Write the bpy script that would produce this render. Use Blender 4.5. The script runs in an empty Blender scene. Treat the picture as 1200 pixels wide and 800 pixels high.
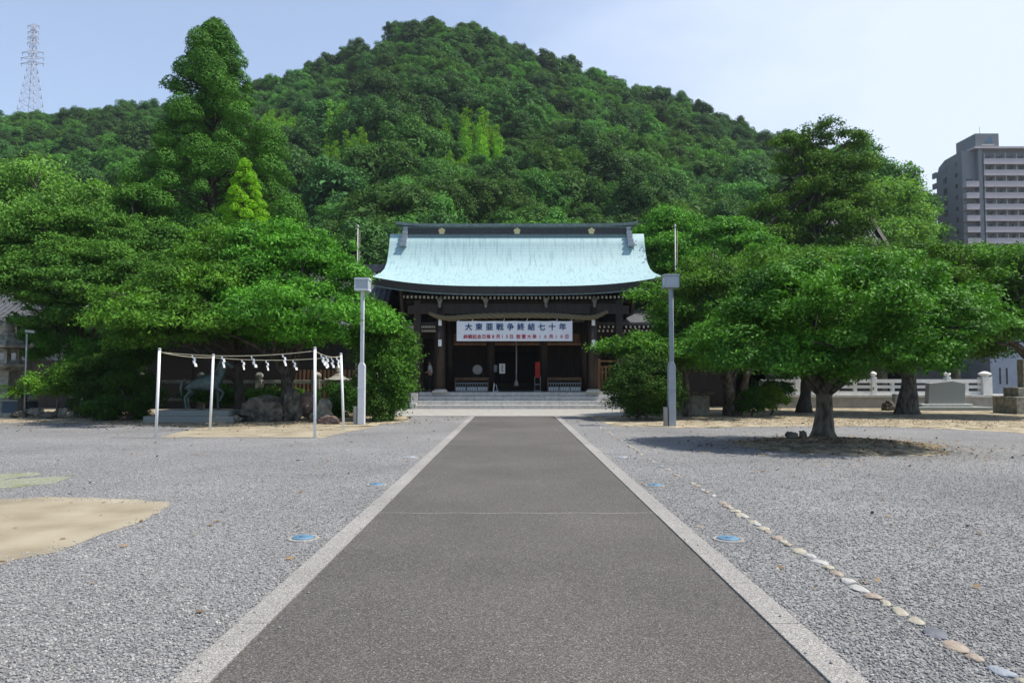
import bpy, bmesh, math, random
import numpy as np
from mathutils import Vector, Matrix
PI = math.pi
R = math.radians
scn = bpy.context.scene
C = scn.collection
random.seed(7)
# ------------------------------------------------------------------ camera, sky, sun
F = 850.0                      # focal length in photograph pixels (1200 wide)
PITCH = math.atan(42 / F)
YAW = 2 / F
CH = 1.6
cam = bpy.data.cameras.new('camera'); camo = bpy.data.objects.new('camera', cam); C.objects.link(camo)
camo.location = (0, 0, CH); camo.rotation_euler = (PI / 2 + PITCH, 0, YAW)
cam.sensor_width = 36; cam.lens = 36 * F / 1200; cam.clip_start = 0.05; cam.clip_end = 6000
scn.camera = camo
SUN = Vector((0.56, -0.06, 1.0)).normalized()
elev = math.asin(SUN.z)
world = bpy.data.worlds.new('World'); scn.world = world; world.use_nodes = True
wn = world.node_tree; wn.nodes.clear()
def wnode(t, **k):
    n = wn.nodes.new(t)
    for a, b in k.items(): setattr(n, a, b)
    return n
sky = wnode('ShaderNodeTexSky', sky_type='NISHITA', sun_disc=False)
sky.sun_elevation = elev; sky.sun_rotation = math.atan2(SUN.x, SUN.y)
sky.air_density = 1.0; sky.dust_density = 1.0; sky.ozone_density = 1.3
tc = wnode('ShaderNodeTexCoord'); mp = wnode('ShaderNodeMapping'); mp.inputs['Scale'].default_value = (1.1, 1.3, 3.2)
nz = wnode('ShaderNodeTexNoise'); nz.inputs['Scale'].default_value = 1.5; nz.inputs['Detail'].default_value = 7; nz.inputs['Roughness'].default_value = 0.5
sp = wnode('ShaderNodeSeparateXYZ'); ma = wnode('ShaderNodeMath', operation='MULTIPLY_ADD'); ma.inputs[1].default_value = 0.62; 
rp = wnode('ShaderNodeValToRGB'); rp.color_ramp.elements[0].position = 0.38; rp.color_ramp.elements[1].position = 0.76
rp.color_ramp.elements[0].color = (0.24, 0.24, 0.24, 1); rp.color_ramp.elements[1].color = (0.93, 0.93, 0.93, 1)
mx = wnode('ShaderNodeMix', data_type='RGBA'); mx.inputs[7].default_value = (4.25, 4.75, 5.7, 1)
bg = wnode('ShaderNodeBackground'); bg.inputs['Strength'].default_value = 0.150
wo = wnode('ShaderNodeOutputWorld')
L = wn.links.new
L(tc.outputs['Generated'], mp.inputs[0]); L(mp.outputs[0], nz.inputs[0]); L(tc.outputs['Generated'], sp.inputs[0])
L(sp.outputs[0], ma.inputs[0]); L(nz.outputs[0], ma.inputs[2]); L(ma.outputs[0], rp.inputs[0])
ym = wnode('ShaderNodeMapRange'); ym.inputs[1].default_value = -0.1; ym.inputs[2].default_value = 0.45; L(sp.outputs[1], ym.inputs[0])
ym2 = wnode('ShaderNodeMath', operation='MULTIPLY'); L(ym.outputs[0], ym2.inputs[0]); L(rp.outputs[0], ym2.inputs[1])
L(ym2.outputs[0], mx.inputs[0]); L(sky.outputs[0], mx.inputs[6]); L(mx.outputs[2], bg.inputs[0]); L(bg.outputs[0], wo.inputs[0])
sl = bpy.data.lights.new('sun', 'SUN'); sl.energy = 4.7; sl.angle = R(0.53); sl.color = (1.0, 0.95, 0.87)
so = bpy.data.objects.new('sun', sl); C.objects.link(so); so.rotation_euler = SUN.to_track_quat('Z', 'Y').to_euler()
scn.view_settings.view_transform = 'Standard'; scn.view_settings.look = 'None'
scn.view_settings.exposure = 0.43; scn.view_settings.gamma = 1.0; scn.view_settings.use_curve_mapping = False

# ------------------------------------------------------------------ pixel helpers
_R = Vector((math.cos(YAW), math.sin(YAW), 0)); _Fh = Vector((-math.sin(YAW), math.cos(YAW), 0))
_F = _Fh * math.cos(PITCH) + Vector((0, 0, math.sin(PITCH))); _U = Vector((0, 0, math.cos(PITCH))) - _Fh * math.sin(PITCH)
def ray(px, py): return _F + _R * ((px - 600) / F) + _U * ((400 - py) / F)
def at(px, py, Y):
    d = ray(px, py); return Vector((0, 0, CH)) + d * (Y / d.y)
def G(px, py, z=0.0):
    d = ray(px, py); return Vector((0, 0, CH)) + d * ((z - CH) / d.z)

# ------------------------------------------------------------------ object helpers
def tag(o, label=None, cat=None, group=None, kind=None):
    if label: o['label'] = label
    if cat: o['category'] = cat
    if group: o['group'] = group
    if kind: o['kind'] = kind
    return o
def empty(name, loc, rz=0.0):
    o = bpy.data.objects.new(name, None); C.objects.link(o); o.empty_display_size = 0.3
    o.location = loc; o.rotation_euler = (0, 0, rz); return o
def copy_tree(o, parent=None):
    c = o.copy(); C.objects.link(c)
    if parent: c.parent = parent
    for ch in list(o.children): copy_tree(ch, c)
    return c
def link(name, me, parent=None):
    o = bpy.data.objects.new(name, me); C.objects.link(o)
    if parent: o.parent = parent
    return o
class MB:
    """collects shapes and links them as one mesh object"""
    def __init__(s): s.v = []; s.f = []; s.m = []; s.sm = []
    def add(s, vs, fs, mi=0, smooth=False):
        b = len(s.v); s.v += [tuple(v) for v in vs]
        for f in fs: s.f.append([b + i for i in f]); s.m.append(mi); s.sm.append(smooth)
        return s
    def box(s, x0, x1, y0, y1, z0, z1, mi=0):
        v = [(x, y, z) for x in (x0, x1) for y in (y0, y1) for z in (z0, z1)]
        return s.add(v, [(0,1,3,2),(4,6,7,5),(0,4,5,1),(2,3,7,6),(0,2,6,4),(1,5,7,3)], mi)
    def cbox(s, c, sx, sy, sz, mi=0):   # centre x,y ; z base
        return s.box(c[0]-sx/2, c[0]+sx/2, c[1]-sy/2, c[1]+sy/2, c[2], c[2]+sz, mi)
    def bar(s, a, b, w, h, mi=0, up=Vector((0,0,1))):
        a = Vector(a); b = Vector(b); d = (b-a).normalized()
        x = d.cross(up)
        if x.length < 1e-4: x = d.cross(Vector((0,1,0)))
        x.normalize(); u = x.cross(d)
        v = [p + x*(sx*w/2) + u*(su*h/2) for p in (a, b) for sx in (-1, 1) for su in (-1, 1)]
        return s.add(v, [(0,1,3,2),(4,6,7,5),(0,4,5,1),(2,3,7,6),(0,2,6,4),(1,5,7,3)], mi)
    def tube(s, pts, rad, n=8, mi=0, smooth=True, cap=True):
        pts = [Vector(p) for p in pts]
        if not hasattr(rad, '__len__'): rad = [rad]*len(pts)
        vs = []; prev = None
        for i, p in enumerate(pts):
            d = (pts[min(i+1, len(pts)-1)] - pts[max(i-1, 0)]).normalized()
            x = prev if prev is not None else (Vector((1,0,0)) if abs(d.x) < 0.8 else Vector((0,1,0)))
            x = (x - d*x.dot(d)).normalized(); prev = x; y = d.cross(x)
            for k in range(n):
                a = 2*PI*k/n; vs.append(p + (x*math.cos(a) + y*math.sin(a))*rad[i])
        fs = [(i*n+k, i*n+(k+1)%n, (i+1)*n+(k+1)%n, (i+1)*n+k) for i in range(len(pts)-1) for k in range(n)]
        if cap: fs += [tuple(range(n))[::-1], tuple((len(pts)-1)*n+k for k in range(n))]
        return s.add(vs, fs, mi, smooth)
    def lathe(s, c, prof, n=16, mi=0, smooth=True, rot=0.0):
        vs = [(c[0]+r*math.cos(rot+2*PI*k/n), c[1]+r*math.sin(rot+2*PI*k/n), c[2]+z) for r, z in prof for k in range(n)]
        m = len(prof)
        fs = [(i*n+k, i*n+(k+1)%n, (i+1)*n+(k+1)%n, (i+1)*n+k) for i in range(m-1) for k in range(n)]
        fs += [tuple(range(n))[::-1], tuple((m-1)*n+k for k in range(n))]
        return s.add(vs, fs, mi, smooth)
    def prism(s, poly, axis, a, b, mi=0):   # poly 2d in plane normal to axis ('x','y','z')
        def P(p, t): return {'x': (t, p[0], p[1]), 'y': (p[0], t, p[1]), 'z': (p[0], p[1], t)}[axis]
        n = len(poly); vs = [P(p, a) for p in poly] + [P(p, b) for p in poly]
        fs = [tuple(range(n))[::-1], tuple(range(n, 2*n))] + [(i, (i+1)%n, n+(i+1)%n, n+i) for i in range(n)]
        return s.add(vs, fs, mi)
    def build(s, name, mats, parent=None, bevel=0.0, origin=None):
        me = bpy.data.meshes.new(name)
        if origin is not None:
            o_ = Vector(origin); s.v = [tuple(Vector(v)-o_) for v in s.v]
        me.from_pydata(s.v, [], s.f)
        for m in (mats if isinstance(mats, (list, tuple)) else [mats]): me.materials.append(m)
        me.polygons.foreach_set('material_index', s.m); me.polygons.foreach_set('use_smooth', s.sm)
        bm = bmesh.new(); bm.from_mesh(me); bmesh.ops.recalc_face_normals(bm, faces=bm.faces); bm.to_mesh(me); bm.free()
        o = link(name, me, parent)
        if origin is not None: o.location = origin
        if bevel:
            b = o.modifiers.new('bevel', 'BEVEL'); b.width = bevel; b.segments = 2; b.limit_method = 'ANGLE'
        return o

# ------------------------------------------------------------------ materials
def new_mat(name):
    m = bpy.data.materials.new(name); m.use_nodes = True
    nt = m.node_tree; return m, nt, nt.nodes['Principled BSDF']
def N(nt, t, **k):
    n = nt.nodes.new(t)
    for a, b in k.items(): setattr(n, a, b)
    return n
def mat(name, col, rough=0.7, scale=4.0, var=0.25, bump=0.0, bscale=40.0, metal=0.0, col2=None, detail=6, spec=0.4, coord='Object', stretch=None, thr=(0.3, 0.7)):
    m, nt, p = new_mat(name); p.inputs['Roughness'].default_value = rough; p.inputs['Metallic'].default_value = metal
    p.inputs['Specular IOR Level'].default_value = spec
    t = N(nt, 'ShaderNodeTexCoord'); mpn = N(nt, 'ShaderNodeMapping')
    if stretch: mpn.inputs['Scale'].default_value = stretch
    n = N(nt, 'ShaderNodeTexNoise'); n.inputs['Scale'].default_value = scale; n.inputs['Detail'].default_value = detail
    r = N(nt, 'ShaderNodeValToRGB'); r.color_ramp.elements[0].position = thr[0]; r.color_ramp.elements[1].position = thr[1]
    c2 = col2 or tuple(min(1, c*(1+var)) for c in col); c1 = col if col2 else tuple(c*(1-var) for c in col)
    r.color_ramp.elements[0].color = (*c1, 1); r.color_ramp.elements[1].color = (*c2, 1)
    l = nt.links.new
    l(t.outputs[coord], mpn.inputs[0]); l(mpn.outputs[0], n.inputs[0]); l(n.outputs[0], r.inputs[0]); l(r.outputs[0], p.inputs['Base Color'])
    if bump:
        b = N(nt, 'ShaderNodeBump'); b.inputs['Strength'].default_value = bump; b.inputs['Distance'].default_value = 0.02
        n2 = N(nt, 'ShaderNodeTexNoise'); n2.inputs['Scale'].default_value = bscale; n2.inputs['Detail'].default_value = 5
        l(mpn.outputs[0], n2.inputs[0]); l(n2.outputs[0], b.inputs['Height']); l(b.outputs[0], p.inputs['Normal'])
    return m
def leaf_mat(name, dark, light, trans=0.35, nscale=0.9, rough=0.75, obj_var=0.25, spec=0.15):
    m, nt, p = new_mat(name); l = nt.links.new
    g = N(nt, 'ShaderNodeNewGeometry'); oi = N(nt, 'ShaderNodeObjectInfo')
    n = N(nt, 'ShaderNodeTexNoise'); n.inputs['Scale'].default_value = nscale; n.inputs['Detail'].default_value = 3
    l(g.outputs['Position'], n.inputs[0])
    a = N(nt, 'ShaderNodeMath', operation='MULTIPLY_ADD'); a.inputs[1].default_value = 1.9; a.inputs[2].default_value = -0.72
    l(n.outputs[0], a.inputs[0])
    b = N(nt, 'ShaderNodeMath', operation='MULTIPLY_ADD'); b.inputs[1].default_value = 0.45; l(g.outputs['Random Per Island'], b.inputs[0]); l(a.outputs[0], b.inputs[2])
    r = N(nt, 'ShaderNodeMix', data_type='RGBA'); r.inputs[6].default_value = (*dark, 1); r.inputs[7].default_value = (*light, 1)
    l(b.outputs[0], r.inputs[0])
    hs = N(nt, 'ShaderNodeHueSaturation'); l(r.outputs[2], hs.inputs['Color'])
    v = N(nt, 'ShaderNodeMath', operation='MULTIPLY_ADD'); v.inputs[1].default_value = obj_var*2; v.inputs[2].default_value = 1-obj_var
    l(oi.outputs['Random'], v.inputs[0]); l(v.outputs[0], hs.inputs['Value'])
    h = N(nt, 'ShaderNodeMath', operation='MULTIPLY_ADD'); h.inputs[1].default_value = 0.022; h.inputs[2].default_value = 0.487
    l(oi.outputs['Random'], h.inputs[0]); l(h.outputs[0], hs.inputs['Hue'])
    l(hs.outputs[0], p.inputs['Base Color']); p.inputs['Roughness'].default_value = rough; p.inputs['Specular IOR Level'].default_value = spec
    t = N(nt, 'ShaderNodeBsdfTranslucent'); tm = N(nt, 'ShaderNodeMix', data_type='RGBA', blend_type='MULTIPLY'); tm.inputs[0].default_value = 1
    l(hs.outputs[0], tm.inputs[6]); tm.inputs[7].default_value = (1.25, 1.35, 0.5, 1); l(tm.outputs[2], t.inputs[0])
    ms = N(nt, 'ShaderNodeMixShader'); ms.inputs[0].default_value = trans
    l(p.outputs[0], ms.inputs[1]); l(t.outputs[0], ms.inputs[2]); l(ms.outputs[0], nt.nodes['Material Output'].inputs[0])
    return m
M = {}
M['cherry'] = leaf_mat('cherry_leaves', (0.028, 0.090, 0.011), (0.130, 0.32, 0.028), 0.24, rough=.65, spec=.15)
M['cherry_dark'] = leaf_mat('dense_cherry_leaves', (0.022, 0.078, 0.010), (0.115, 0.285, 0.024), 0.20, rough=.6, spec=.2)
M['forest'] = leaf_mat('forest_leaves', (0.036, 0.100, 0.022), (0.094, 0.228, 0.044), 0.25, 0.35, obj_var=0.42)
M['forest_dark'] = leaf_mat('grey_green_leaves', (0.030, 0.082, 0.025), (0.076, 0.178, 0.044), 0.2, 0.35, obj_var=0.35)
M['forest_mid'] = leaf_mat('mid_forest_leaves', (0.046, 0.132, 0.022), (0.110, 0.26, 0.042), 0.28, 0.35, obj_var=0.32)
M['bamboo'] = leaf_mat('bamboo_leaves', (0.10, 0.24, 0.020), (0.21, 0.41, 0.036), 0.35, 0.5, obj_var=0.2)
M['cedar'] = leaf_mat('cedar_needles', (0.030, 0.100, 0.012), (0.088, 0.235, 0.026), 0.15, 0.6, obj_var=0.0)
M['pine'] = leaf_mat('pine_needles', (0.034, 0.110, 0.016), (0.105, 0.265, 0.034), 0.2, 0.8, obj_var=0.1)
M['olive'] = leaf_mat('olive_pine_needles', (0.042, 0.108, 0.016), (0.105, 0.22, 0.028), 0.2, 0.3, obj_var=0.0)
M['lime'] = leaf_mat('lime_leaves', (0.13, 0.31, 0.016), (0.27, 0.52, 0.028), 0.4, 1.0, obj_var=0.0)
M['pale'] = leaf_mat('pale_leaves', (0.090, 0.205, 0.036), (0.20, 0.39, 0.08), 0.3, 0.4, obj_var=0.08)
M['shrub'] = leaf_mat('shrub_leaves', (0.020, 0.066, 0.010), (0.056, 0.145, 0.018), 0.2, 1.5, obj_var=0.15)
M['hedge'] = leaf_mat('evergreen_leaves', (0.040, 0.105, 0.012), (0.10, 0.215, 0.024), 0.28, 1.2, obj_var=0.0)
M['bark'] = mat('bark', (0.040, 0.033, 0.026), 0.9, 9, 0.5, 1.0, 22, stretch=(1, 1, 0.4), col2=(0.13, 0.118, 0.095), detail=10, thr=(.38, .62))
M['bark_dark'] = mat('dark_bark', (0.03, 0.024, 0.019), 0.9, 6, 0.5, 0.8, 20, stretch=(1, 1, 0.3), col2=(0.075, 0.065, 0.052))
M['stone'] = mat('granite', (0.24, 0.235, 0.21), 0.8, 30, 0.2, 0.25, 120)
M['stone_light'] = mat('pale_granite', (0.46, 0.455, 0.43), 0.75, 6, 0.18, 0.2, 90)
M['stone_old'] = mat('weathered_granite', (0.13, 0.125, 0.10), 0.9, 5, 0.4, 0.5, 40, col2=(0.34, 0.325, 0.27))
M['stone_mon'] = mat('monument_granite', (0.20, 0.215, 0.205), 0.7, 60, 0.2, 0.15, 150)
M['balus'] = mat('white_granite', (0.70, 0.70, 0.68), 0.7, 6, 0.08, 0.1, 90)
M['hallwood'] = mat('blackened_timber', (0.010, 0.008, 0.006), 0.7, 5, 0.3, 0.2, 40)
M['rock'] = mat('rock', (0.030, 0.028, 0.022), 0.95, 3.5, 0.4, 1.0, 14, col2=(0.17, 0.15, 0.12), detail=10, thr=(.35, .65))
M['rock_red'] = mat('red_rock', (0.08, 0.05, 0.042), 0.95, 2.5, 0.4, 0.9, 12, col2=(0.24, 0.16, 0.13))
M['wood'] = mat('dark_wood', (0.020, 0.013, 0.009), 0.6, 5, 0.4, 0.2, 40, stretch=(1, 1, 0.2), col2=(0.045, 0.028, 0.018))
M['wood_mid'] = mat('brown_wood', (0.10, 0.052, 0.025), 0.6, 5, 0.3, 0.2, 40, stretch=(1, 1, 0.2), col2=(0.18, 0.095, 0.045))
M['wood_orange'] = mat('painted_lit_wood', (0.20, 0.09, 0.036), 0.6, 5, 0.3, 0.2, 40, stretch=(1, 1, 0.2), col2=(0.36, 0.18, 0.075))  # orange tone: light falling on the timber is put into its colour
M['white'] = mat('white_paint', (0.80, 0.80, 0.79), 0.4, 3, 0.05)
M['whitetip'] = mat('white_rafter_paint', (0.74, 0.73, 0.70), 0.6, 3, 0.08)
M['lampgrey'] = mat('grey_lamp_paint', (0.27, 0.30, 0.34), 0.45, 3, 0.08)
M['lampwhite'] = mat('white_lamp_paint', (0.56, 0.58, 0.61), 0.45, 3, 0.06)
M['lampglass'] = mat('frosted_lamp_panel', (0.36, 0.39, 0.43), 0.3, 3, 0.05)
M['steel'] = mat('galvanised_steel', (0.34, 0.34, 0.33), 0.6, 8, 0.15, metal=0.1)
M['metal_dark'] = mat('dark_copper', (0.035, 0.034, 0.034), 0.5, 4, 0.25)
M['ridge_top'] = mat('ridge_cap_copper', (0.12, 0.16, 0.155), 0.5, 6, 0.3)
M['gold'] = mat('gilded_crest', (0.62, 0.50, 0.26), 0.4, 8, 0.15, metal=0.4)
M['bronze'] = mat('green_bronze', (0.034, 0.055, 0.055), 0.5, 6, 0.3, 0.15, 30, metal=0.35, col2=(0.085, 0.12, 0.115))
M['paper'] = mat('white_paper', (0.82, 0.82, 0.80), 0.7, 3, 0.03)
M['rope'] = mat('straw_rope', (0.17, 0.14, 0.08), 0.9, 20, 0.3, 0.4, 60)
M['rope_thin'] = mat('thin_rope', (0.36, 0.33, 0.24), 0.9, 20, 0.2)
M['banner'] = mat('banner_cloth', (0.78, 0.79, 0.81), 0.7, 1.5, 0.04)
M['blue'] = mat('blue_print', (0.012, 0.05, 0.17), 0.7, 3, 0.05)
M['red'] = mat('red_print', (0.45, 0.03, 0.06), 0.7, 3, 0.05)
M['redcloth'] = mat('red_cloth', (0.42, 0.03, 0.03), 0.8, 6, 0.15)
M['black'] = mat('interior_shade_black', (0.008, 0.008, 0.008), 0.8, 3, 0.2)  # black colour standing in for interior shade
M['tile'] = mat('roof_tile', (0.055, 0.058, 0.065), 0.8, 3, 0.3, 0.3, 20, col2=(0.11, 0.115, 0.125))
M['plaster'] = mat('white_plaster', (0.34, 0.34, 0.33), 0.85, 2, 0.12)
M['beige_wall'] = mat('beige_wall', (0.23, 0.21, 0.18), 0.85, 2, 0.1)
M['blue_wall'] = mat('blue_grey_wall', (0.26, 0.30, 0.37), 0.8, 2, 0.1)
M['glass'] = mat('window_glass', (0.03, 0.04, 0.045), 0.15, 2, 0.2, spec=0.35)
M['blue_lid'] = mat('blue_cover', (0.085, 0.17, 0.25), 0.6, 12, 0.2)
M['tarp'] = mat('blue_sheet', (0.035, 0.06, 0.10), 0.6, 3, 0.2)
M['concrete'] = mat('concrete', (0.30, 0.29, 0.265), 0.85, 3, 0.15, 0.2, 60)
M['skin'] = mat('skin', (0.42, 0.25, 0.17), 0.6, 6, 0.08)
M['shirt'] = mat('white_shirt', (0.62, 0.62, 0.63), 0.8, 6, 0.06)
M['trousers'] = mat('black_trousers', (0.012, 0.012, 0.014), 0.8, 6, 0.2)
M['hair'] = mat('black_hair', (0.01, 0.009, 0.008), 0.5, 6, 0.2)
M['apt_side'] = mat('grey_apartment_tile', (0.20, 0.205, 0.215), 0.8, 0.5, 0.08)
M['apt_front'] = mat('mauve_balcony_tile', (0.52, 0.45, 0.45), 0.8, 0.5, 0.05)
M['apt_recess'] = mat('balcony_recess', (0.16, 0.16, 0.165), 0.8, 0.6, 0.25)
M['pylon'] = mat('pylon_steel', (0.34, 0.31, 0.33), 0.6, 1, 0.1)

# ground materials
def gravel_mat(name, cols, cell, bumpd, blotch=0.16):
    m, nt, p = new_mat(name); l = nt.links.new; p.inputs['Roughness'].default_value = 0.85; p.inputs['Specular IOR Level'].default_value = 0.25
    g = N(nt, 'ShaderNodeNewGeometry')
    wv = N(nt, 'ShaderNodeTexNoise'); wv.inputs['Scale'].default_value = 25; l(g.outputs['Position'], wv.inputs[0])
    mixv = N(nt, 'ShaderNodeVectorMath', operation='MULTIPLY_ADD'); mixv.inputs[1].default_value = (0.03,)*3
    l(wv.outputs['Color'], mixv.inputs[0]); l(g.outputs['Position'], mixv.inputs[2])
    vo = N(nt, 'ShaderNodeTexVoronoi'); vo.inputs['Scale'].default_value = 1/cell; l(mixv.outputs[0], vo.inputs['Vector'])
    sepc = N(nt, 'ShaderNodeSeparateColor'); l(vo.outputs['Color'], sepc.inputs[0])
    r = N(nt, 'ShaderNodeValToRGB'); r.color_ramp.interpolation = 'LINEAR'
    els = r.color_ramp.elements
    els[0].position = cols[0][0]; els[0].color = (*cols[0][1], 1); els[1].position = cols[-1][0]; els[1].color = (*cols[-1][1], 1)
    for pos, c in cols[1:-1]:
        e = els.new(pos); e.color = (*c, 1)
    l(sepc.outputs[0], r.inputs[0])
    # dark gaps between stones: crevice shade painted into the colour
    gp = N(nt, 'ShaderNodeMapRange'); gp.inputs[1].default_value = 0.35; gp.inputs[2].default_value = 0.75; gp.inputs[3].default_value = 1.0; gp.inputs[4].default_value = 0.45
    l(vo.outputs['Distance'], gp.inputs[0])
    mm = N(nt, 'ShaderNodeMix', data_type='RGBA', blend_type='MULTIPLY'); mm.inputs[0].default_value = 1; l(r.outputs[0], mm.inputs[6]); l(gp.outputs[0], mm.inputs[7])
    bn = N(nt, 'ShaderNodeTexNoise'); bn.inputs['Scale'].default_value = 0.35; bn.inputs['Detail'].default_value = 5; l(g.outputs['Position'], bn.inputs[0])
    bn.inputs['Roughness'].default_value = 0.62; bn.inputs['Detail'].default_value = 8
    br = N(nt, 'ShaderNodeMapRange'); br.inputs[1].default_value = 0.3; br.inputs[2].default_value = 0.7; br.inputs[3].default_value = 1-blotch; br.inputs[4].default_value = 1+blotch
    l(bn.outputs[0], br.inputs[0])
    m2 = N(nt, 'ShaderNodeMix', data_type='RGBA', blend_type='MULTIPLY'); m2.inputs[0].default_value = 1; l(mm.outputs[2], m2.inputs[6]); l(br.outputs[0], m2.inputs[7])
    l(m2.outputs[2], p.inputs['Base Color'])
    b = N(nt, 'ShaderNodeBump', invert=True); b.inputs['Strength'].default_value = 0.8; b.inputs['Distance'].default_value = bumpd
    l(vo.outputs['Distance'], b.inputs['Height']); l(b.outputs[0], p.inputs['Normal'])
    return m
M['gravel'] = gravel_mat('grey_gravel', [(0.0, (0.13, 0.13, 0.13)), (0.3, (0.215, 0.214, 0.212)), (0.75, (0.275, 0.272, 0.266)), (0.97, (0.31, 0.30, 0.285)), (1.0, (0.38, 0.37, 0.35))], 0.019, 0.010, .20)
M['asphalt'] = gravel_mat('asphalt', [(0.0, (0.066, 0.061, 0.056)), (0.5, (0.110, 0.102, 0.093)), (0.9, (0.155, 0.144, 0.132)), (1.0, (0.26, 0.245, 0.23))], 0.008, 0.003, 0.20)
M['kerb'] = gravel_mat('granite_kerb', [(0.0, (0.22, 0.21, 0.195)), (0.5, (0.32, 0.305, 0.28)), (0.9, (0.39, 0.375, 0.345)), (1.0, (0.52, 0.50, 0.47))], 0.008, 0.002, 0.18)
M['sand'] = mat('sand', (0.21, 0.175, 0.115), 0.95, 1.3, 0.1, 0.5, 90, col2=(0.34, 0.295, 0.21), coord='Object', detail=9)
M['earth'] = mat('leaf_littered_earth', (0.15, 0.12, 0.072), 0.95, 2.2, 0.1, 0.7, 60, col2=(0.38, 0.325, 0.225), coord='Object', detail=10, thr=(0.35, 0.62))
M['litter'] = mat('mound_litter', (0.10, 0.082, 0.050), 0.95, 3.2, 0.1, 0.8, 60, col2=(0.29, 0.25, 0.17), detail=12, thr=(0.38, 0.62))
M['moss'] = mat('thin_moss', (0.15, 0.17, 0.085), 0.95, 3, 0.2, 0.5, 60, col2=(0.26, 0.26, 0.20))
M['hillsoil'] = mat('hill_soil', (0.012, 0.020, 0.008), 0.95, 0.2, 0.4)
# seams and stains for the copper roof
def copper_mat():
    m, nt, p = new_mat('green_copper'); l = nt.links.new; p.inputs['Roughness'].default_value = 0.55; p.inputs['Metallic'].default_value = 0.0
    t = N(nt, 'ShaderNodeTexCoord'); uv = N(nt, 'ShaderNodeMapping'); l(t.outputs['Object'], uv.inputs[0]); uv.inputs['Scale'].default_value = (7, 1, 0.5)
    n = N(nt, 'ShaderNodeTexNoise'); n.inputs['Scale'].default_value = 1.3; n.inputs['Detail'].default_value = 9; n.inputs['Roughness'].default_value = 0.6; l(uv.outputs[0], n.inputs[0])
    r = N(nt, 'ShaderNodeValToRGB'); e = r.color_ramp.elements; e[0].position = 0.34; e[0].color = (0.215, 0.335, 0.345, 1); e[1].position = 0.50; e[1].color = (0.32, 0.455, 0.47, 1)
    l(n.outputs[0], r.inputs[0])
    bk = N(nt, 'ShaderNodeTexBrick'); bk.offset = 0.5; bk.inputs['Scale'].default_value = 1.0; bk.inputs['Brick Width'].default_value = 0.45; bk.inputs['Row Height'].default_value = 0.2
    bk.inputs['Mortar Size'].default_value = 0.012; bk.inputs['Mortar Smooth'].default_value = 0.3
    bk.inputs['Color1'].default_value = (1, 1, 1, 1); bk.inputs['Color2'].default_value = (0.9, 0.93, 0.92, 1); bk.inputs['Mortar'].default_value = (0.6, 0.68, 0.66, 1)
    uvn = N(nt, 'ShaderNodeUVMap'); l(uvn.outputs[0], bk.inputs['Vector'])
    mm = N(nt, 'ShaderNodeMix', data_type='RGBA', blend_type='MULTIPLY'); mm.inputs[0].default_value = 0.4; l(r.outputs[0], mm.inputs[6]); l(bk.outputs[0], mm.inputs[7]); l(mm.outputs[2], p.inputs['Base Color'])
    b = N(nt, 'ShaderNodeBump'); b.inputs['Distance'].default_value = 0.01; b.inputs['Strength'].default_value = 0.5; l(bk.outputs['Fac'], b.inputs['Height']); b.invert = True; l(b.outputs[0], p.inputs['Normal'])
    return m
M['copper'] = copper_mat()

# ------------------------------------------------------------------ ground
def sheet(name, pts, z, m, jag=0.0, sub=1, seed=1, mound=0.0, label=None):
    rnd = random.Random(seed); out = []
    n = len(pts)
    for i in range(n):
        a = Vector(pts[i]); b = Vector(pts[(i+1) % n]); k = max(1, int((b-a).length/0.22)) if jag else 1
        for j in range(k):
            p = a.lerp(b, j/k); 
            if jag: p += Vector((rnd.gauss(0, jag), rnd.gauss(0, jag), 0))
            out.append((p.x, p.y, z))
    bm = bmesh.new(); vs = [bm.verts.new(v) for v in out]; f = bm.faces.new(vs)
    bmesh.ops.triangulate(bm, faces=[f]); bmesh.ops.recalc_face_normals(bm, faces=bm.faces)
    me = bpy.data.meshes.new(name); bm.to_mesh(me); bm.free(); me.materials.append(m)
    if me.polygons[0].normal.z < 0: me.flip_normals()
    o = link(name, me); tag(o, label, kind='structure'); return o
MB().add([(-1500, -60, 0), (1500, -60, 0), (1500, 2500, 0), (-1500, 2500, 0)], [(0, 1, 2, 3)]).build('ground', M['gravel'])['kind'] = 'structure'
PW = 1.615; KW = 0.205; PE = 30.0; CX = 0.03
bpy.data.objects['ground']['label'] = 'wide grey gravel forecourt'
b = MB(); 
for k in range(60):                # the asphalt slightly uneven
    pass
b.add([(CX-PW, -8, 0.008), (CX+PW, -8, 0.008), (CX+PW, PE, 0.008), (CX-PW, PE, 0.008)], [(0, 1, 2, 3)])
tag(b.build('path', M['asphalt']), 'straight dark asphalt approach path', kind='structure')
for sgn, nm in ((-1, 'left'), (1, 'right')):
    b = MB(); y = -8.0; rr = random.Random(3)
    while y < PE:
        l_ = min(0.9+rr.random()*0.02, PE-y)
        x0, x1 = sorted((CX+sgn*PW, CX+sgn*(PW+KW)))
        b.box(x0+0.002, x1, y+0.003, y+l_-0.003, -0.05, 0.020+rr.random()*0.003); y += l_
    tag(b.build('path_kerb', M['kerb'], bevel=0.004), 'pale granite edging along the %s side of the path' % nm, kind='structure')
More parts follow.
